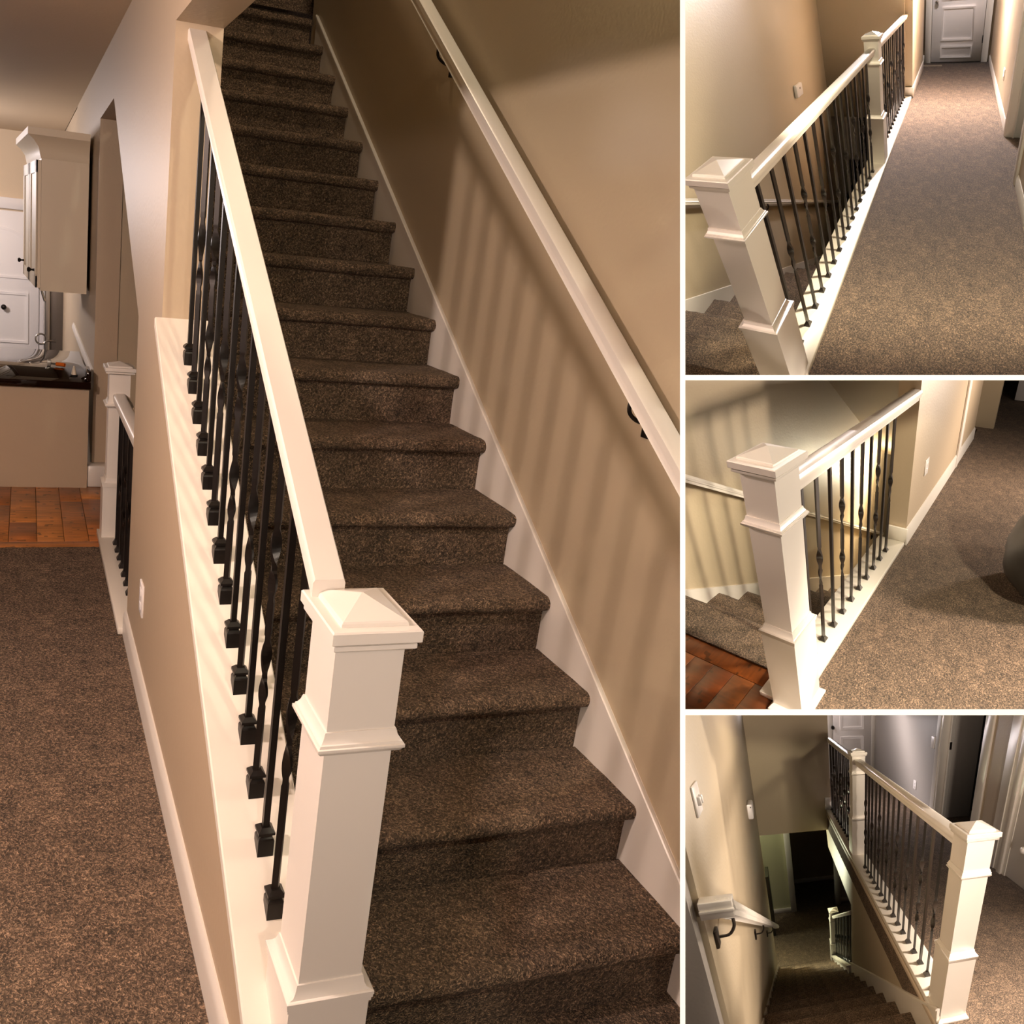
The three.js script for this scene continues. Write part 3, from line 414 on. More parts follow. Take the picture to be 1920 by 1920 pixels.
    part(t, 'pedestal', stack([[y0 - 0.4, 0.22, 0.22], [y0 - 0.36, 0.2, 0.2], [y0 - 0.34, 0.04, 0.04], [y0 + 0.16, 0.04, 0.04]], (x0 + x1) / 2, z + 0.2), MAT.black); }
}
// ================================================================ ROOM 3: the short railing on the main floor
{
  const k = 3, HP = 0.03, PL = -0.165, PR = 0.03, WL = -0.985, WX = 0.03, ZW = -1.37;
  struct(k, 'floor', slab([[PR - 0.01, 0, 1.2], [2.6, 0, 1.2], [2.6, 0, -9], [-1.2, 0, -9], [-1.2, 0, -4.3], [PR - 0.01, 0, -4.3]], [0, -0.12, 0]), MAT.carpet2, 'brown carpet right of the short railing');
  struct(k, 'wall_left', slab([[WL, -3, 1.2], [WL, -3, -5], [WL, 2.9, -5], [WL, 2.9, 1.2]], [-0.1, 0, 0]), MAT.wall);
  struct(k, 'wall_knee', slab([[WX, 0, ZW], [WX, 0, -3.9], [WX, 2.6, -3.9], [WX, 2.6, ZW]], [-0.13, 0, 0]), MAT.wallP, 'beige wall that the short railing runs into');
  struct(k, 'wall_bottom', slab([[WL, -3, -4.4], [0.2, -3, -4.4], [0.2, 1, -4.4], [WL, 1, -4.4]], [0, 0, -0.1]), MAT.wall, 'wall at the bottom of the descending stairs');
  const so = [2.5419, -0.7784];
  struct(k, 'ceiling_slope', slab([[WL, so[0] + so[1] * 0.9, -0.9], [-0.1, so[0] + so[1] * 0.9, -0.9], [-0.1, so[0] + so[1] * 3.6, -3.6], [WL, so[0] + so[1] * 3.6, -3.6]], [0, 0.08, 0.05]), MAT.wall, 'sloping ceiling under the upper stairs');
  struct(k, 'wall_stair', slab([[PL + 0.02, -0.03, 0.05], [PL + 0.02, -0.03, -4.4], [PL + 0.02, -3, -4.4], [PL + 0.02, -3, 0.05]], [0.05, 0, 0]), MAT.wall);
  struct(k, 'baseboard_right', merge(zbar([[0, 0], [0.014, 0], [0.014, 0.12], [0.004, 0.14], [0, 0.14]], ZW + 0.002, -3.9, 0, 0, WX), box(-0.1, WX + 0.014, HP, 0.14, ZW, ZW + 0.014, 0.004)), MAT.trim);
  { const c0 = [0.045, 0.828, -2.827]; struct(k, 'trim_1', merge(box(WX, WX + 0.02, 0, 2.1, -2.98, -2.9, 0.004), box(WX, WX + 0.014, 0.14, 2.1, -3.06, -3.02, 0.003)), MAT.trim, 'white casing on the wall beyond the short railing'); }
  struct(k, 'wall_far', slab([[-0.1, 0, -3.9], [-0.42, 0, -7.4], [-0.42, 2.6, -7.4], [-0.1, 2.6, -3.9]], [-0.1, 0, 0]), MAT.wallP);
  struct(k, 'baseboard_far', slab([[-0.075, 0, -3.9], [-0.395, 0, -7.4], [-0.395, 0.14, -7.4], [-0.075, 0.14, -3.9]], [-0.05, 0, 0]), MAT.trim);
  struct(k, 'wall_back', slab([[-1.2, 0, -8.9], [2.6, 0, -8.9], [2.6, 2.6, -8.9], [-1.2, 2.6, -8.9]], [0, 0, -0.1]), MAT.dark, 'near-black wall standing for the unlit space behind the far doorway');  // darkness of the unlit space put into the wall colour
  { const a = [0.286, 0.0, -6.076]; const t = thing(k, 'open_door', 'white door standing open at the top right of the short railing view', 'door', [a[0] + 0.4, 0, a[2]]);
    part(t, 'door_leaf', box(a[0], a[0] + 0.85, 0.01, 2.03, a[2] - 0.04, a[2], 0.003), MAT.white); part(t, 'panel_moulding', slab([[a[0] + 0.12, 0.2, a[2]], [a[0] + 0.7, 0.2, a[2]], [a[0] + 0.7, 0.85, a[2]], [a[0] + 0.12, 0.85, a[2]]], [0, 0, 0.012], [[[a[0] + 0.16, 0.24, a[2]], [a[0] + 0.16, 0.81, a[2]], [a[0] + 0.66, 0.81, a[2]], [a[0] + 0.66, 0.24, a[2]]]]), MAT.white); }
  // railing
  solo(k, 'rail_base', box(PL, PR, 0, HP, ZW + 0.01, 0.05, 0.003), MAT.plate, 'short white floor board under the main floor railing beside the wood planks', 'rail base', [-0.06, 0, -0.7]);
  const nd = { sx: 0.057, sz: 0.06, cx: 0.078, cz: 0.08, yc: 1.131, bx: 0.077, bz: 0.079, yb: 0.489, rx: 0.073, rz: 0.076, yr: 0.932 };
  const N = newel(k, 'white newel post standing on the edge of the orange wood floor', [0, 0, 0], nd);
  part(N, 'foot_moulding', stack([[0, nd.bx + 0.014, nd.bz + 0.014], [0.012, nd.bx + 0.014, nd.bz + 0.014], [0.034, nd.bx - 0.002, nd.bz - 0.002], [0.04, nd.bx - 0.008, nd.bz - 0.008]]), MAT.trim);
  const RB = 0.985;
  solo(k, 'floor_handrail', zbar(RAILPROF(0.066, 0.058), -0.055, ZW - 0.02, RB, 0, 0.002), MAT.trim, 'short white level handrail from the newel on the wood floor to the wall', 'handrail', [0, RB, -0.7]);
  balusterRow(k, 10, (i) => [-0.052, HP, -0.335 + 0.109 - i * 0.1086], RB - HP + 0.008, (i) => i % 2 ? (i % 4 === 1 ? 'double' : 'quad') : 'plain', (i) => `${ORD[i]} from the newel on the wood floor along the short railing`, 'balusters of the short main floor railing', false, 0.0068, 2.1);
  // wood floor, plank by plank
  {
    const fl = struct(k, 'floor', slab([[-2.2, -0.014, 1.2], [PR - 0.012, -0.014, 1.2], [PR - 0.012, -0.014, -0.09], [-2.2, -0.014, -0.09]], [0, -0.06, 0]), MAT.dark, 'orange wood plank floor beside the newel'); const R = rng(9);
    const plank = (x0, x1, z0, z1, j) => { const g = box(x0 + 0.0012, x1 - 0.0012, -0.016, 0, z0 + 0.0012, z1 - 0.0012, 0.0015), u = g.attributes.uv; for (let i = 0; i < u.count; i++) { const a = u.getX(i); u.setXY(i, (z1 - z0 > x1 - x0 ? u.getY(i) : a) * 0.6 + j * 0.37, (z1 - z0 > x1 - x0 ? a : u.getY(i)) * 2 + j * 0.61); } part(fl, 'plank', g, WOODD[j % 3]); };
    plank(-2.2, PR - 0.012, -0.09, 0.01, 0);
    for (let x = PR - 0.012, i = 0; x > -1.6; x -= 0.12, i++) { let z = 0.01, j = 0; while (z < 1.1) { const L = Math.min(1.2 - z, 0.15 + R() * 0.75); plank(x - 0.12, x, z, z + L, i * 2 + j++ + 1); z += L; } }
  }
  // stairs going down
  const st = thing(k, 'carpeted_staircase', 'brown carpeted stairs going down beside the wood floor', 'staircase', [-0.5, 0, -0.3]);
  for (let i = 0; i < 12; i++) { const g = stepGeo(-(PL + 0.02), -WL, 0, 0, i ? 0.26 : 0.2, 0.185, 0.03, i * 4.3, 30); g.rotateY(Math.PI); g.translate(0, 0.006 - 0.19 * i, -0.31 - 0.255 * i); part(st, 'step', g, MAT.carpet2, undefined, 1.2); }
  const sl = [0.2346, -0.6727];
  solo(k, 'skirt_board', slab([[WL + 0.014, sl[0] - 1 - sl[1] * 0.6, 0.6], [WL + 0.014, sl[0] - 1 + sl[1] * 4.2, -4.2], [WL + 0.014, sl[0] + sl[1] * 4.2, -4.2], [WL + 0.014, sl[0] - sl[1] * 0.6, 0.6]], [-0.014, 0, 0]), MAT.trim, 'white skirt board along the wall of the stairs beside the wood floor', 'skirt board', [WL, 0, -1]);
  const ht = [1.0328, -0.6872];
  const hr = thing(k, 'wall_handrail', 'white handrail sloping down the wall behind the newel on the wood floor', 'handrail', [-0.94, ht[0], -0.8]);
  part(hr, 'rail', zbar([[0, -0.05], [-0.05, -0.05], [-0.05, 0], [0, 0], [0, -0.018], [0.006, -0.022], [0.006, -0.03], [0, -0.034]], 0.4, -3.6, ht[0], ht[1], -0.915), MAT.trim);
  for (const z of [-1.6, -3.3]) { const y = ht[0] - ht[1] * z - 0.055; part(hr, 'bracket', merge(tube([[-0.94, y, z], [-0.94, y - 0.04, z], [-0.96, y - 0.06, z], [WL, y - 0.06, z]], 0.008, 14, 8), box(WL, WL + 0.012, y - 0.1, y - 0.03, z - 0.02, z + 0.02, 0.003)), MAT.iron); }
  outlet(k, 'wall_outlet', 'white outlet plate low on the wall right of the short railing', box(WX, WX + 0.008, 0.4, 0.52, -1.76, -1.68, 0.003), [['socket', box(WX + 0.005, WX + 0.011, 0.47, 0.495, -1.735, -1.705, 0.003), MAT.white], ['socket', box(WX + 0.005, WX + 0.011, 0.425, 0.45, -1.735, -1.705, 0.003), MAT.white]], [WX, 0.46, -1.72]);
  // black bag on the carpet
  { const c = [0.95, 0, -1.3], g = new THREE.IcosahedronGeometry(1, 5), p = g.attributes.position, v = new THREE.Vector3();
    for (let i = 0; i < p.count; i++) { v.fromBufferAttribute(p, i); const n = noise.noise(v.x * 2.2, v.y * 2.2 + 5, v.z * 2.2), f = 1 + 0.16 * n + 0.09 * Math.abs(noise.noise(v.x * 6, v.y * 2.4, v.z * 6 + 3)); let y = v.y * 0.27 * f + 0.22; if (v.y > 0.3) y += (v.y - 0.3) * 0.12; p.setXYZ(i, c[0] + v.x * 0.27 * f, Math.max(0.002, y), c[2] + v.z * 0.3 * f); }
    const t = thing(k, 'black_bag', 'shiny crumpled black bag standing on the carpet at the right edge', 'bag', c); part(t, 'bag_body', boxUV(g.toNonIndexed()), MAT.bag, undefined, 1.4);
    part(t, 'tied_top', boxUV(loft([[0.05, 0.5], [0.035, 0.54], [0.06, 0.6]].map(([rr, y]) => Array.from({ length: 14 }, (_, i) => { const a = -i / 14 * 6.2832, q = rr * (1 + 0.3 * Math.sin(i * 2.7)); return [c[0] + Math.cos(a) * q, y, c[2] + Math.sin(a) * q]; })))), MAT.bag, undefined, 1.2); }
}
// ================================================================ ROOM 4: looking down the flight from the top
{
  const k = 4, HP = 0.036, PL = -0.083, PR = 0.075, WL = -1.0, WR = 1.16, ZE = -3.38, ZB = -1.94, YL = -2.55;
  struct(k, 'floor', slab([[PL + 0.01, 0, 0.9], [2.6, 0, 0.9], [2.6, 0, -6.3], [PL + 0.01, 0, -6.3]], [0, -0.25, 0]), MAT.carpet2, 'brown carpet of the upper hall right of the stairwell');
  struct(k, 'wall_left', slab([[WL, -3, 0.13], [WL, YL, ZE], [WL, 2.9, ZE], [WL, 2.9, 0.13]], [-0.2, 0, 0]), MAT.wall);
  struct(k, 'wall_left_return', slab([[WL - 0.02, -3, 0.13], [WL - 0.02, 2.9, 0.13], [-2.2, 2.9, 0.16], [-2.2, -3, 0.16]], [0, 0, 0.05]), MAT.grey, 'grey side of the wall end at the left edge');
  struct(k, 'wall_back', slab([[WL, -0.255, ZE], [-0.02, -0.255, ZE], [-0.02, 2.9, ZE], [WL, 2.9, ZE]], [0, 0, -0.2]), MAT.wall);
  const sk = [0.0458, -0.7383];
  struct(k, 'wall_stair', slab([[PL + 0.012, -0.02, 0.07], [PL + 0.012, -0.6, 0.07], [PL + 0.012, sk[0] + sk[1] * 1.94, ZB], [PL + 0.012, -0.58, ZB], [PL + 0.012, -0.54, -3.44], [PL + 0.012, -0.255, -3.6], [PL + 0.012, -0.02, -3.6]], [0.06, 0, 0]), MAT.wall);
  struct(k, 'wall_right', slab([[WR, 0, -2.74], [WR, 0, -6.3], [WR, 2.9, -6.3], [WR, 2.9, -2.74]], [0.12, 0, 0]), MAT.grey);
  struct(k, 'wall_right', slab([[WR, 0, -1.72], [WR, 0, -1.45], [WR, 2.9, -1.45], [WR, 2.9, -1.72]], [0.12, 0, 0]), MAT.wallP);
  struct(k, 'wall_far', slab([[-0.02, 0, -5.4], [2.6, 0, -5.4], [2.6, 2.9, -5.4], [-0.02, 2.9, -5.4]], [0, 0, -0.1]), MAT.grey);
  struct(k, 'wall_room', slab([[1.3, 0, -2.95], [2.5, 0, -2.95], [2.5, 2.9, -2.95], [1.3, 2.9, -2.95]], [0, 0, -0.05]), MAT.dark, 'near-black wall standing for the unlit room behind the open doorway');  // near-black colour stands in for the room's lack of light
  struct(k, 'trim_1', merge(box(WR - 0.02, WR + 0.02, 0, 2.1, -2.8, -2.7, 0.004), box(WR - 0.012, WR + 0.14, 0, 2.1, -2.74, -2.66, 0.003), box(WR + 0.07, WR + 0.09, 0, 2.1, -2.68, -2.63, 0.003)), MAT.trim, 'white casing on the far side of the dark doorway');
  struct(k, 'trim_2', merge(box(WR - 0.02, WR + 0.02, 0, 2.1, -1.84, -1.72, 0.004), box(WR - 0.01, WR + 0.13, 0, 2.1, -1.86, -1.8, 0.003)), MAT.trim, 'white casing on the near side of the dark doorway');
  struct(k, 'trim_3', merge(box(WR - 0.02, WR + 0.02, 0, 2.1, -1.47, -1.36, 0.004), box(WR - 0.01, WR + 0.05, 0, 2.1, -1.36, -1.2, 0.004), box(WR - 0.03, WR - 0.005, 0, 2.1, -1.3, -1.24, 0.004)), MAT.trim, 'white casing of the nearest doorway on the right');
  struct(k, 'baseboard_right', box(WR - 0.014, WR, 0, 0.12, -1.72, -1.47, 0.004), MAT.trim);
  { const t = thing(k, 'white_door', 'white door at the right edge behind the large newel cap', 'door', [WR, 0, -0.8]); part(t, 'door_leaf', box(WR - 0.004, WR + 0.036, 0.01, 2.03, -1.2, -0.36, 0.003), MAT.white); part(t, 'panel_moulding', box(WR - 0.012, WR - 0.003, 0.25, 0.8, -1.05, -0.5, 0.003), MAT.white); part(t, 'door_knob', moved(new THREE.SphereGeometry(0.03, 16, 12), WR - 0.06, 0.35, -0.98), MAT.white); }
  { const t = thing(k, 'room_door', 'grey door standing open inside the dark doorway', 'door', [1.5, 0, -2.7]); part(t, 'door_leaf', box(1.3, 1.68, 0.01, 2.03, -2.78, -2.74, 0.003), MAT.grey); part(t, 'latch_plate', box(WR + 0.075, WR + 0.1, 0.86, 0.94, -2.655, -2.62, 0.002), MAT.knob); }
  // white door at the far end
  { const z = -5.4, a = 0.385, b = 1.075; const t = thing(k, 'hall_door', 'white panelled door behind the far part of the railing, seen from the stair head', 'door', [(a + b) / 2, 0, z]);
    part(t, 'door_leaf', box(a, b, 0.01, 2.03, z + 0.005, z + 0.045, 0.003), MAT.white);
    for (const [y0, y1] of [[0.2, 0.72], [0.84, 1.5]]) part(t, 'panel_moulding', slab([[a + 0.13, y0, z + 0.045], [b - 0.13, y0, z + 0.045], [b - 0.13, y1, z + 0.045], [a + 0.13, y1, z + 0.045]], [0, 0, 0.012], [[[a + 0.17, y0 + 0.04, z + 0.045], [a + 0.17, y1 - 0.04, z + 0.045], [b - 0.17, y1 - 0.04, z + 0.045], [b - 0.17, y0 + 0.04, z + 0.045]]]), MAT.white);
    part(t, 'door_knob', moved(new THREE.SphereGeometry(0.034, 16, 12), ...[0.38, 0.881, -5.33]), MAT.knob);
    struct(k, 'trim_4', merge(box(b + 0.005, b + 0.1, 0, 2.1, z, z + 0.05, 0.004), box(a - 0.1, a - 0.005, 0, 2.1, z, z + 0.05, 0.004)), MAT.trim, 'white casing of the far hall door'); }
  // railing
  solo(k, 'rail_base', box(PL, PR, 0, HP, ZE - 0.02, 0.065, 0.003), MAT.plate, 'long white floor board under the stairwell railing, seen from the stair head', 'rail base', [0, 0, -1.7]);
  struct(k, 'trim_5', box(PL - 0.004, PL + 0.012, -0.05, -0.004, ZE, 0.065, 0.003), MAT.wallP, 'beige bead under the railing board');
  struct(k, 'baseboard_stub', box(-0.1, 0.02, HP, 0.2, ZE - 0.02, ZE + 0.012, 0.003), MAT.trim);
  const nd = { sx: 0.057, sz: 0.055, cx: 0.072, cz: 0.07, yc: 0.992, bx: 0.073, bz: 0.076, yb: 0.404, rx: 0.067, rz: 0.064, yr: 0.807 };
  const A = newel(k, 'large white newel post at the head of the stairs, lower right of the picture', [0, 0, 0], nd);
  part(A, 'foot_moulding', stack([[0, nd.bx + 0.01, nd.bz + 0.01], [0.01, nd.bx + 0.01, nd.bz + 0.01], [0.026, nd.bx - 0.004, nd.bz - 0.004]]), MAT.trim);
  copyTo(A, [0, 0, -1.935], 'smaller white newel post in the middle of the railing seen from the stair head');
  const RB = 0.888;
  solo(k, 'hall_handrail', zbar(RAILPROF(0.066, 0.05), -0.055, -1.88, RB, 0, -0.008), MAT.trim, 'long white handrail from the lower right newel back to the middle newel', 'handrail', [0, RB, -1]);
  solo(k, 'hall_handrail', zbar(RAILPROF(0.066, 0.05), -1.99, ZE - 0.05, RB, 0, -0.008), MAT.trim, 'far short handrail from the middle newel to the stairwell end wall', 'handrail', [0, RB, -2.7]);
  const KO = (i) => i % 2 ? (i % 4 === 1 ? 'double' : 'quad') : 'plain';
  balusterRow(k, 16, (i) => [-0.014, HP, -0.214 + 0.098 - i * 0.0977], RB - HP + 0.008, KO, (i) => `${ORD[i]} from the lower right newel at the stair head`, 'balusters of the stairwell railing', false, 0.0068, 2.1);
  balusterRow(k, 14, (i) => [-0.014, HP, -2.06 - i * 0.098], RB - HP + 0.008, (i) => KO(i + 1), (i) => `${ORD[i]} beyond the middle newel of the stairwell railing`, 'balusters of the far stairwell railing', false, 0.0068, 2.1);
  // flight going down
  const st = thing(k, 'carpeted_staircase', 'brown carpeted stairs descending between the wall and the white skirt, seen from the top', 'staircase', [-0.5, 0, 0]);
  for (let i = 0; i < 14; i++) { const g = stepGeo(-(PL + 0.02), -WL, 0, 0, 0.26, 0.19, 0.03, i * 5.9, 30); g.rotateY(Math.PI); g.translate(0, -0.07 - 0.19 * i, 0.02 - 0.26 * i); part(st, 'step', g, MAT.carpet2, undefined, 1.2); }
  const skirt = thing(k, 'skirt_board', 'white skirt board with a bead on the right of the descending stairs', 'skirt board', [PL, 0, -1]);
  const q = (z) => sk[0] - sk[1] * z;
  part(skirt, 'board', slab([[PL - 0.002, q(0.1) - 0.45, 0.1], [PL - 0.002, q(ZB) - 0.45, ZB], [PL - 0.002, q(ZB), ZB], [PL - 0.002, q(0.06), 0.06]], [0.014, 0, 0]), MAT.trim);
  part(skirt, 'bead', zbar([[-0.008, -0.014], [0.006, -0.014], [0.006, 0.004], [-0.008, 0.004]], 0.06, ZB, sk[0], sk[1], PL - 0.002), MAT.plate);
  const sl = [-0.1318, -0.7016];
  solo(k, 'skirt_board', slab([[WL + 0.012, sl[0] - 0.7 - sl[1] * 0.1, 0.1], [WL + 0.012, sl[0] - 0.7 + sl[1] * 3.36, -3.36], [WL + 0.012, sl[0] + sl[1] * 3.36, -3.36], [WL + 0.012, sl[0] - sl[1] * 0.1, 0.1]], [-0.012, 0, 0]), MAT.trim, 'white skirt board on the left wall of the descending stairs', 'skirt board', [WL, -1, -1.5]);
  // wall handrail with return and brackets
  { const a = [-0.9, 0.897, 0.154], e = [-0.9, -1.707, -3.34], w = 0.055, h = 0.06, b0 = [a[0], a[1], a[2]];
    const hr = thing(k, 'wall_handrail', 'white handrail with a returned end on the left wall of the descending stairs', 'handrail', [-0.93, a[1], a[2]]);
    const s = (a[1] - e[1]) / (a[2] - e[2]);
    part(hr, 'rail', zbar([[0, -h], [-w, -h], [-w, 0], [-w * 0.8, 0.006], [-w * 0.2, 0.006], [0, 0], [0, -h * 0.35], [0.006, -h * 0.42], [0.006, -h * 0.6], [0, -h * 0.66]], a[2], e[2], a[1] + s * a[2] * -1 + 2 * s * a[2] * 0, 0, -0.9).clone() && zbar([[0, -h], [-w, -h], [-w, 0], [-w * 0.8, 0.006], [-w * 0.2, 0.006], [0, 0], [0, -h * 0.35], [0.006, -h * 0.42], [0.006, -h * 0.6], [0, -h * 0.66]], a[2], e[2], a[1] - s * a[2], -s, -0.9), MAT.trim);
    part(hr, 'return', merge(box(-1.0, -0.9, a[1] - h, a[1] + 0.003, a[2] - 0.03, a[2] + 0.012, 0.004), box(-1.0, -0.897, a[1] - h * 0.62, a[1] - h * 0.4, a[2] + 0.008, a[2] + 0.016, 0.003)), MAT.trim);
    for (const z of [a[2] - 0.12, a[2] - 1.25, a[2] - 2.35]) { const y = a[1] + s * (z - a[2]) - h; part(hr, 'bracket', merge(tube([[-0.93, y, z], [-0.93, y - 0.03, z + 0.005], [-0.95, y - 0.06, z + 0.01], [-0.985, y - 0.065, z + 0.01]], 0.006, 20, 8), box(WL, WL + 0.012, y - 0.105, y - 0.03, z - 0.01, z + 0.03, 0.004)), MAT.iron); } }
  // switch plate and chime on the left wall
  { const p = [-1.0, 1.189, -0.125], t = thing(k, 'light_switch', 'large white switch plate high on the left stair wall', 'switch', [WL, 1.13, -0.12]);
    part(t, 'cover_plate', box(WL, WL + 0.008, 1.085, 1.19, -0.175, -0.077, 0.004), MAT.white); part(t, 'toggle', box(WL + 0.006, WL + 0.02, 1.12, 1.15, -0.15, -0.135, 0.003), MAT.white); part(t, 'toggle', box(WL + 0.006, WL + 0.02, 1.12, 1.15, -0.118, -0.104, 0.003), MAT.white); }
  { const p = [-1.0, 0.562, -2.061], q2 = [-1.0, 0.154, -2.931], zc = -2.131, yc = 0.478; const t = thing(k, 'door_chime', 'small white box on the left stair wall near the end wall corner', 'door chime', [WL, yc, zc]);
    part(t, 'housing', box(WL, WL + 0.05, yc - 0.07, yc + 0.07, zc - 0.12, zc + 0.06, 0.014), MAT.white); part(t, 'button', box(WL + 0.03, WL + 0.04, yc + 0.04, yc + 0.05, zc + 0.058, zc + 0.064, 0.002), MAT.knob); }
  outlet(k, 'wall_outlet', 'white outlet plate on the grey hall wall behind the stairwell railing', box(WR - 0.008, WR, 0.24, 0.36, -3.4, -3.3, 0.003), [['socket', box(WR - 0.011, WR - 0.005, 0.31, 0.335, -3.37, -3.33, 0.003), MAT.white], ['socket', box(WR - 0.011, WR - 0.005, 0.265, 0.29, -3.37, -3.33, 0.003), MAT.white]], [WR, 0.3, -3.35]);
  struct(k, 'trim_6', box(WR - 0.03, WR, 0.85, 0.98, -2.9, -2.82, 0.003), MAT.white, 'white switch plate by the dark doorway');
  // lower hall
  struct(k, 'floor', slab([[-2.6, YL, ZE + 0.02], [2.4, YL, ZE + 0.02], [2.4, YL, -7], [-2.6, YL, -7]], [0, -0.1, 0]), MAT.carpet2, 'carpet of the lower hall at the foot of the stairs');
  struct(k, 'wall_lower_left', slab([[-2.2, YL, -4.95], [-0.6, YL, -4.95], [-0.6, -0.2, -4.95], [-2.2, -0.2, -4.95]], [0, 0, -0.1]), paint(0xa9a887, 0.6), 'greenish lower hall wall left of the dark doorway');
  struct(k, 'baseboard_lower', box(-2.2, -0.66, YL, YL + 0.1, -4.95, -4.93, 0.004), MAT.trim);
  struct(k, 'trim_7', box(-0.67, -0.56, YL, -0.3, -4.97, -4.9, 0.005), MAT.trim, 'white casing left of the dark lower doorway');
  struct(k, 'wall_lower_far', slab([[-0.7, YL, -6.1], [1.4, YL, -6.1], [1.4, -0.2, -6.1], [-0.7, -0.2, -6.1]], [0, 0, -0.1]), MAT.wall, 'dim wall behind the dark lower doorway');
  struct(k, 'baseboard_lower', box(-0.6, 1.4, YL, YL + 0.1, -6.1, -6.08, 0.004), MAT.trim);
  struct(k, 'trim_8', box(0.25, 0.37, YL, -0.3, -5.05, -4.95, 0.005), MAT.trim, 'white casing right of the dark lower doorway');
  struct(k, 'wall_lower_right', slab([[0.37, YL, -5.05], [1.6, YL, -5.05], [1.6, -0.2, -5.05], [0.37, -0.2, -5.05]], [0, 0, -0.1]), MAT.grey);
  struct(k, 'baseboard_lower', box(0.37, 1.6, YL, YL + 0.12, -5.05, -5.03, 0.004), MAT.trim);
  struct(k, 'ceiling_lower', slab([[-2.6, -0.26, ZE - 0.01], [2.4, -0.26, ZE - 0.01], [2.4, -0.26, -7], [-2.6, -0.26, -7]], [0, 0.06, 0]), MAT.ceiling);
  { const z = -4.2, a = [-1.02, -1.316, -4.2], b = [-0.993, -2.149, -4.2]; const t = thing(k, 'leaning_frame', 'thin tall black frame leaning in the lower hall beside the left stair wall', 'frame', [b[0], YL, z]);
    part(t, 'edge', boxUV(loft([[[a[0] - 0.03, a[1], z], [a[0] + 0.02, a[1], z], [a[0] + 0.02, a[1], z - 0.4], [a[0] - 0.03, a[1], z - 0.4]], [[a[0] - 0.03, YL, z], [a[0] + 0.02, YL, z], [a[0] + 0.02, YL, z - 0.4], [a[0] - 0.03, YL, z - 0.4]]])), MAT.black); }
  // lower sloped railing at the foot
  const sr = 0.19 / 0.26, cY = (z) => YL + 0.2 + sr * (z + 3.2);
  const B = newel(k, 'small distant white newel post at the foot of the descending stairs', [-0.06, YL, -3.3], stretch(nd, 1.02));
  solo(k, 'knee_wall_cap', zbar([[-0.085, -0.03], [0.06, -0.03], [0.06, 0], [-0.085, 0]], ZB, -3.26, YL + 0.2 + sr * 3.2, -sr, -0.05), MAT.plate, 'narrow white sloped board below the distant lower railing', 'rail base', [-0.06, -1.8, -2.6]);
  solo(k, 'stair_handrail', zbar(RAILPROF(0.062, 0.056), ZB, -3.26, YL + 0.2 + sr * 3.2 + 0.72, -sr, -0.06), MAT.trim, 'short white sloped handrail of the distant lower railing', 'handrail', [-0.06, -1.1, -2.6]);
  balusterRow(k, 12, (i) => { const z = -3.15 + i * 0.1; return [-0.06, cY(z), z]; }, 0.73, (i) => i % 2 ? 'plain' : 'double', (i) => `${ORD[i]} from the distant newel at the foot of the descending stairs`, 'balusters of the distant lower railing', true);
  struct(k, 'wall_knee', slab([[-0.11, YL, -3.28], [-0.11, YL, ZB], [-0.11, cY(ZB) - 0.03, ZB], [-0.11, cY(-3.28) - 0.03, -3.28]], [0.1, 0, 0]), MAT.trim, 'white low wall under the distant lower railing');
}
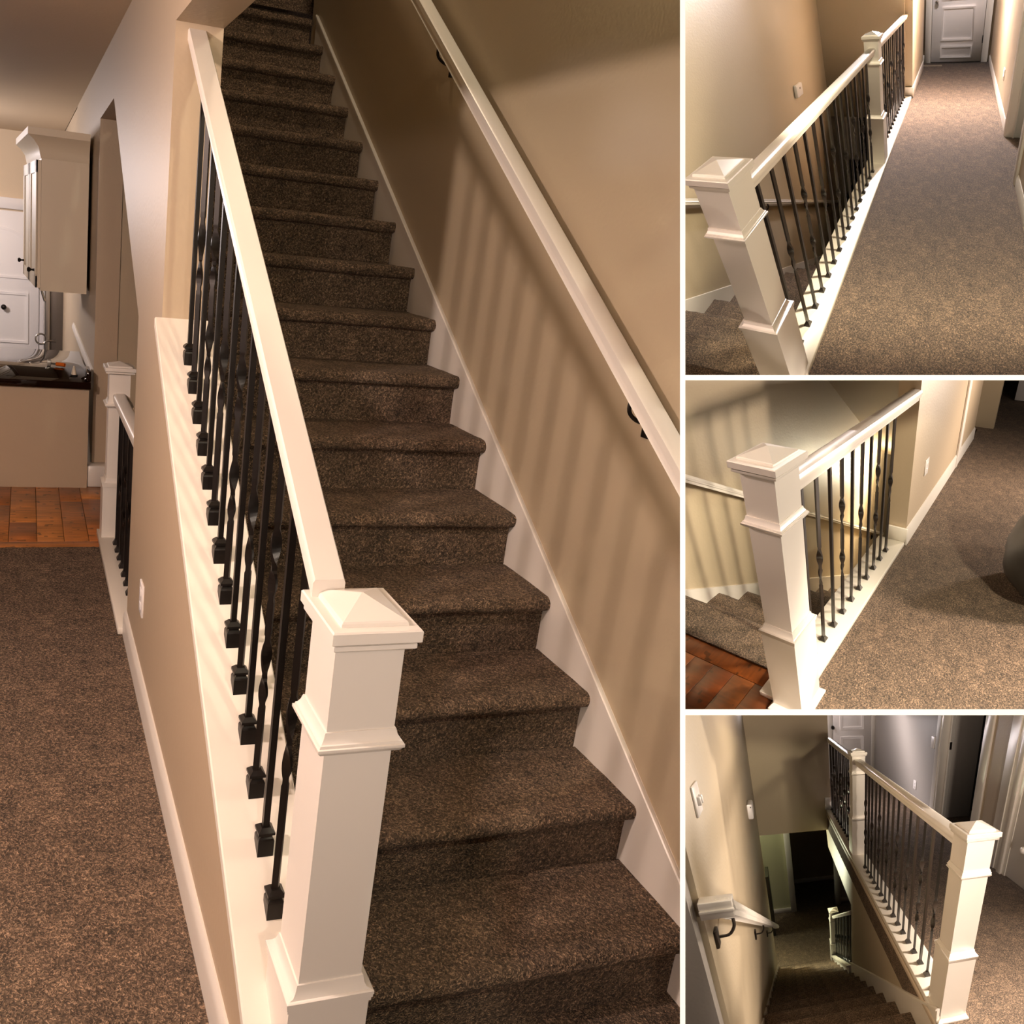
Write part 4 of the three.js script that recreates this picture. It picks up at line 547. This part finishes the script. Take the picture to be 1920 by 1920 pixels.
// ================================================================ added dividers between the four rooms, and the rooms' cut edges
{
  // planes through the viewer's end of each added divider; every room keeps to its own side
  const eye = camera.position.clone(), q = camera.quaternion, FP = 1720.0, CX = 637, CYP = 960;
  const dir = (x, y) => new THREE.Vector3((x - CX) / FP, -(y - CYP) / FP, -1).applyQuaternion(q);
  const at = (x, y, d) => eye.clone().addScaledVector(dir(x, y), d);
  const plane = (a, b, inside) => { const n = dir(...a).cross(dir(...b)).normalize(), p = new THREE.Plane().setFromNormalAndCoplanarPoint(n, eye); if (p.distanceToPoint(at(...inside, 2)) < 0) p.negate(); return p; };
  const XA = 1280, Y1 = 708, Y2 = 1335.5, vert = (s) => plane([XA, 0], [XA, 1920], s);
  const cuts = { 1: [vert([600, 900])], 2: [vert([1600, 300]), plane([1200, Y1], [2000, Y1], [1600, 300])], 3: [vert([1600, 1000]), plane([1200, Y1], [2000, Y1], [1600, 1000]), plane([1200, Y2], [2000, Y2], [1600, 1000])], 4: [vert([1600, 1700]), plane([1200, Y2], [2000, Y2], [1600, 1700])] };
  const front = new THREE.Plane().setFromNormalAndCoplanarPoint(new THREE.Vector3(0, 0, -1).applyQuaternion(q), at(CX, CYP, 1.25)); for (const r of [2, 3, 4]) cuts[r].push(front);   // the small rooms begin behind the added dividers
  function cut(geo, planes, off) {
    let g = geo.index ? geo.toNonIndexed() : geo; const names = ['position', 'normal', 'uv'].filter((n) => g.attributes[n]), size = { position: 3, normal: 3, uv: 2 };
    let tris = []; const P = g.attributes;
    for (let i = 0; i < P.position.count; i += 3) tris.push([0, 1, 2].map((j) => names.map((n) => Array.from({ length: size[n] }, (_, c) => P[n].array[(i + j) * size[n] + c])).flat()));
    for (const pl of planes) { const out = [], d = (v) => pl.normal.x * (v[0] + off.x) + pl.normal.y * (v[1] + off.y) + pl.normal.z * (v[2] + off.z) + pl.constant;
      for (const t of tris) { const D = t.map(d); if (D.every((x) => x >= 0)) { out.push(t); continue; } if (D.every((x) => x <= 0)) continue;
        const poly = []; for (let i = 0; i < 3; i++) { const a = t[i], b = t[(i + 1) % 3], da = D[i], db = D[(i + 1) % 3]; if (da >= 0) poly.push(a); if ((da > 0 && db < 0) || (da < 0 && db > 0)) { const s = da / (da - db); poly.push(a.map((v, j) => v + (b[j] - v) * s)); } }
        for (let i = 1; i + 1 < poly.length; i++) out.push([poly[0], poly[i], poly[i + 1]]); }
      tris = out; }
    const r = new THREE.BufferGeometry(); let o = 0; const flat = tris.flat();
    for (const n of names) { const s = o; r.setAttribute(n, new THREE.Float32BufferAttribute(flat.flatMap((v) => v.slice(s, s + size[n])), size[n])); o += size[n]; }
    return tris.length ? r : null;
  }
  const dead = [];
  for (const [obj, { k }] of META) {
    obj.updateMatrixWorld(true);
    obj.traverse((m) => { if (!m.isMesh) return; const off = new THREE.Vector3().setFromMatrixPosition(m.matrixWorld), p = m.geometry.attributes.position, v = new THREE.Vector3(); let out = false;
      for (let i = 0; i < p.count && !out; i++) { v.fromBufferAttribute(p, i).add(off); out = cuts[k].some((c) => c.distanceToPoint(v) < 0); }
      if (out) { const g = cut(m.geometry, cuts[k], off); if (g) m.geometry = g; else dead.push(m); } });
  }
  for (const m of dead) m.parent.remove(m);
  for (const [obj] of META) if (obj.isGroup && !obj.children.length) scene.remove(obj);
  // added white border strips with some depth, dividing the four rooms
  const wedge = (x0, x1, y0, y1, d0, d1) => { const R = (d) => [[x0, y0], [x1, y0], [x1, y1], [x0, y1]].map(([x, y]) => at(x, y, d).toArray()); return boxUV(loft([R(d0), R(d1)])); };
  const wall = (name, g, label) => { const o = mk(toCreasedNormals(g, 0.5), MAT.partition); o.name = name; o.userData = { kind: 'structure', label }; scene.add(o); };
  const D0 = 0.9, D1 = 1.05;
  wall('added_divider_1', wedge(1275, 1285, -60, 1980, D0, D1), 'added white border strip between the large stair and the three small rooms');
  wall('added_divider_2', wedge(1285, 1980, 703, 713, D0, D1), 'added white border strip between the upper and the middle small room');
  wall('added_divider_3', wedge(1285, 1980, 1330, 1341, D0, D1), 'added white border strip between the middle and the lower small room');
}
renderer.render(scene, camera);
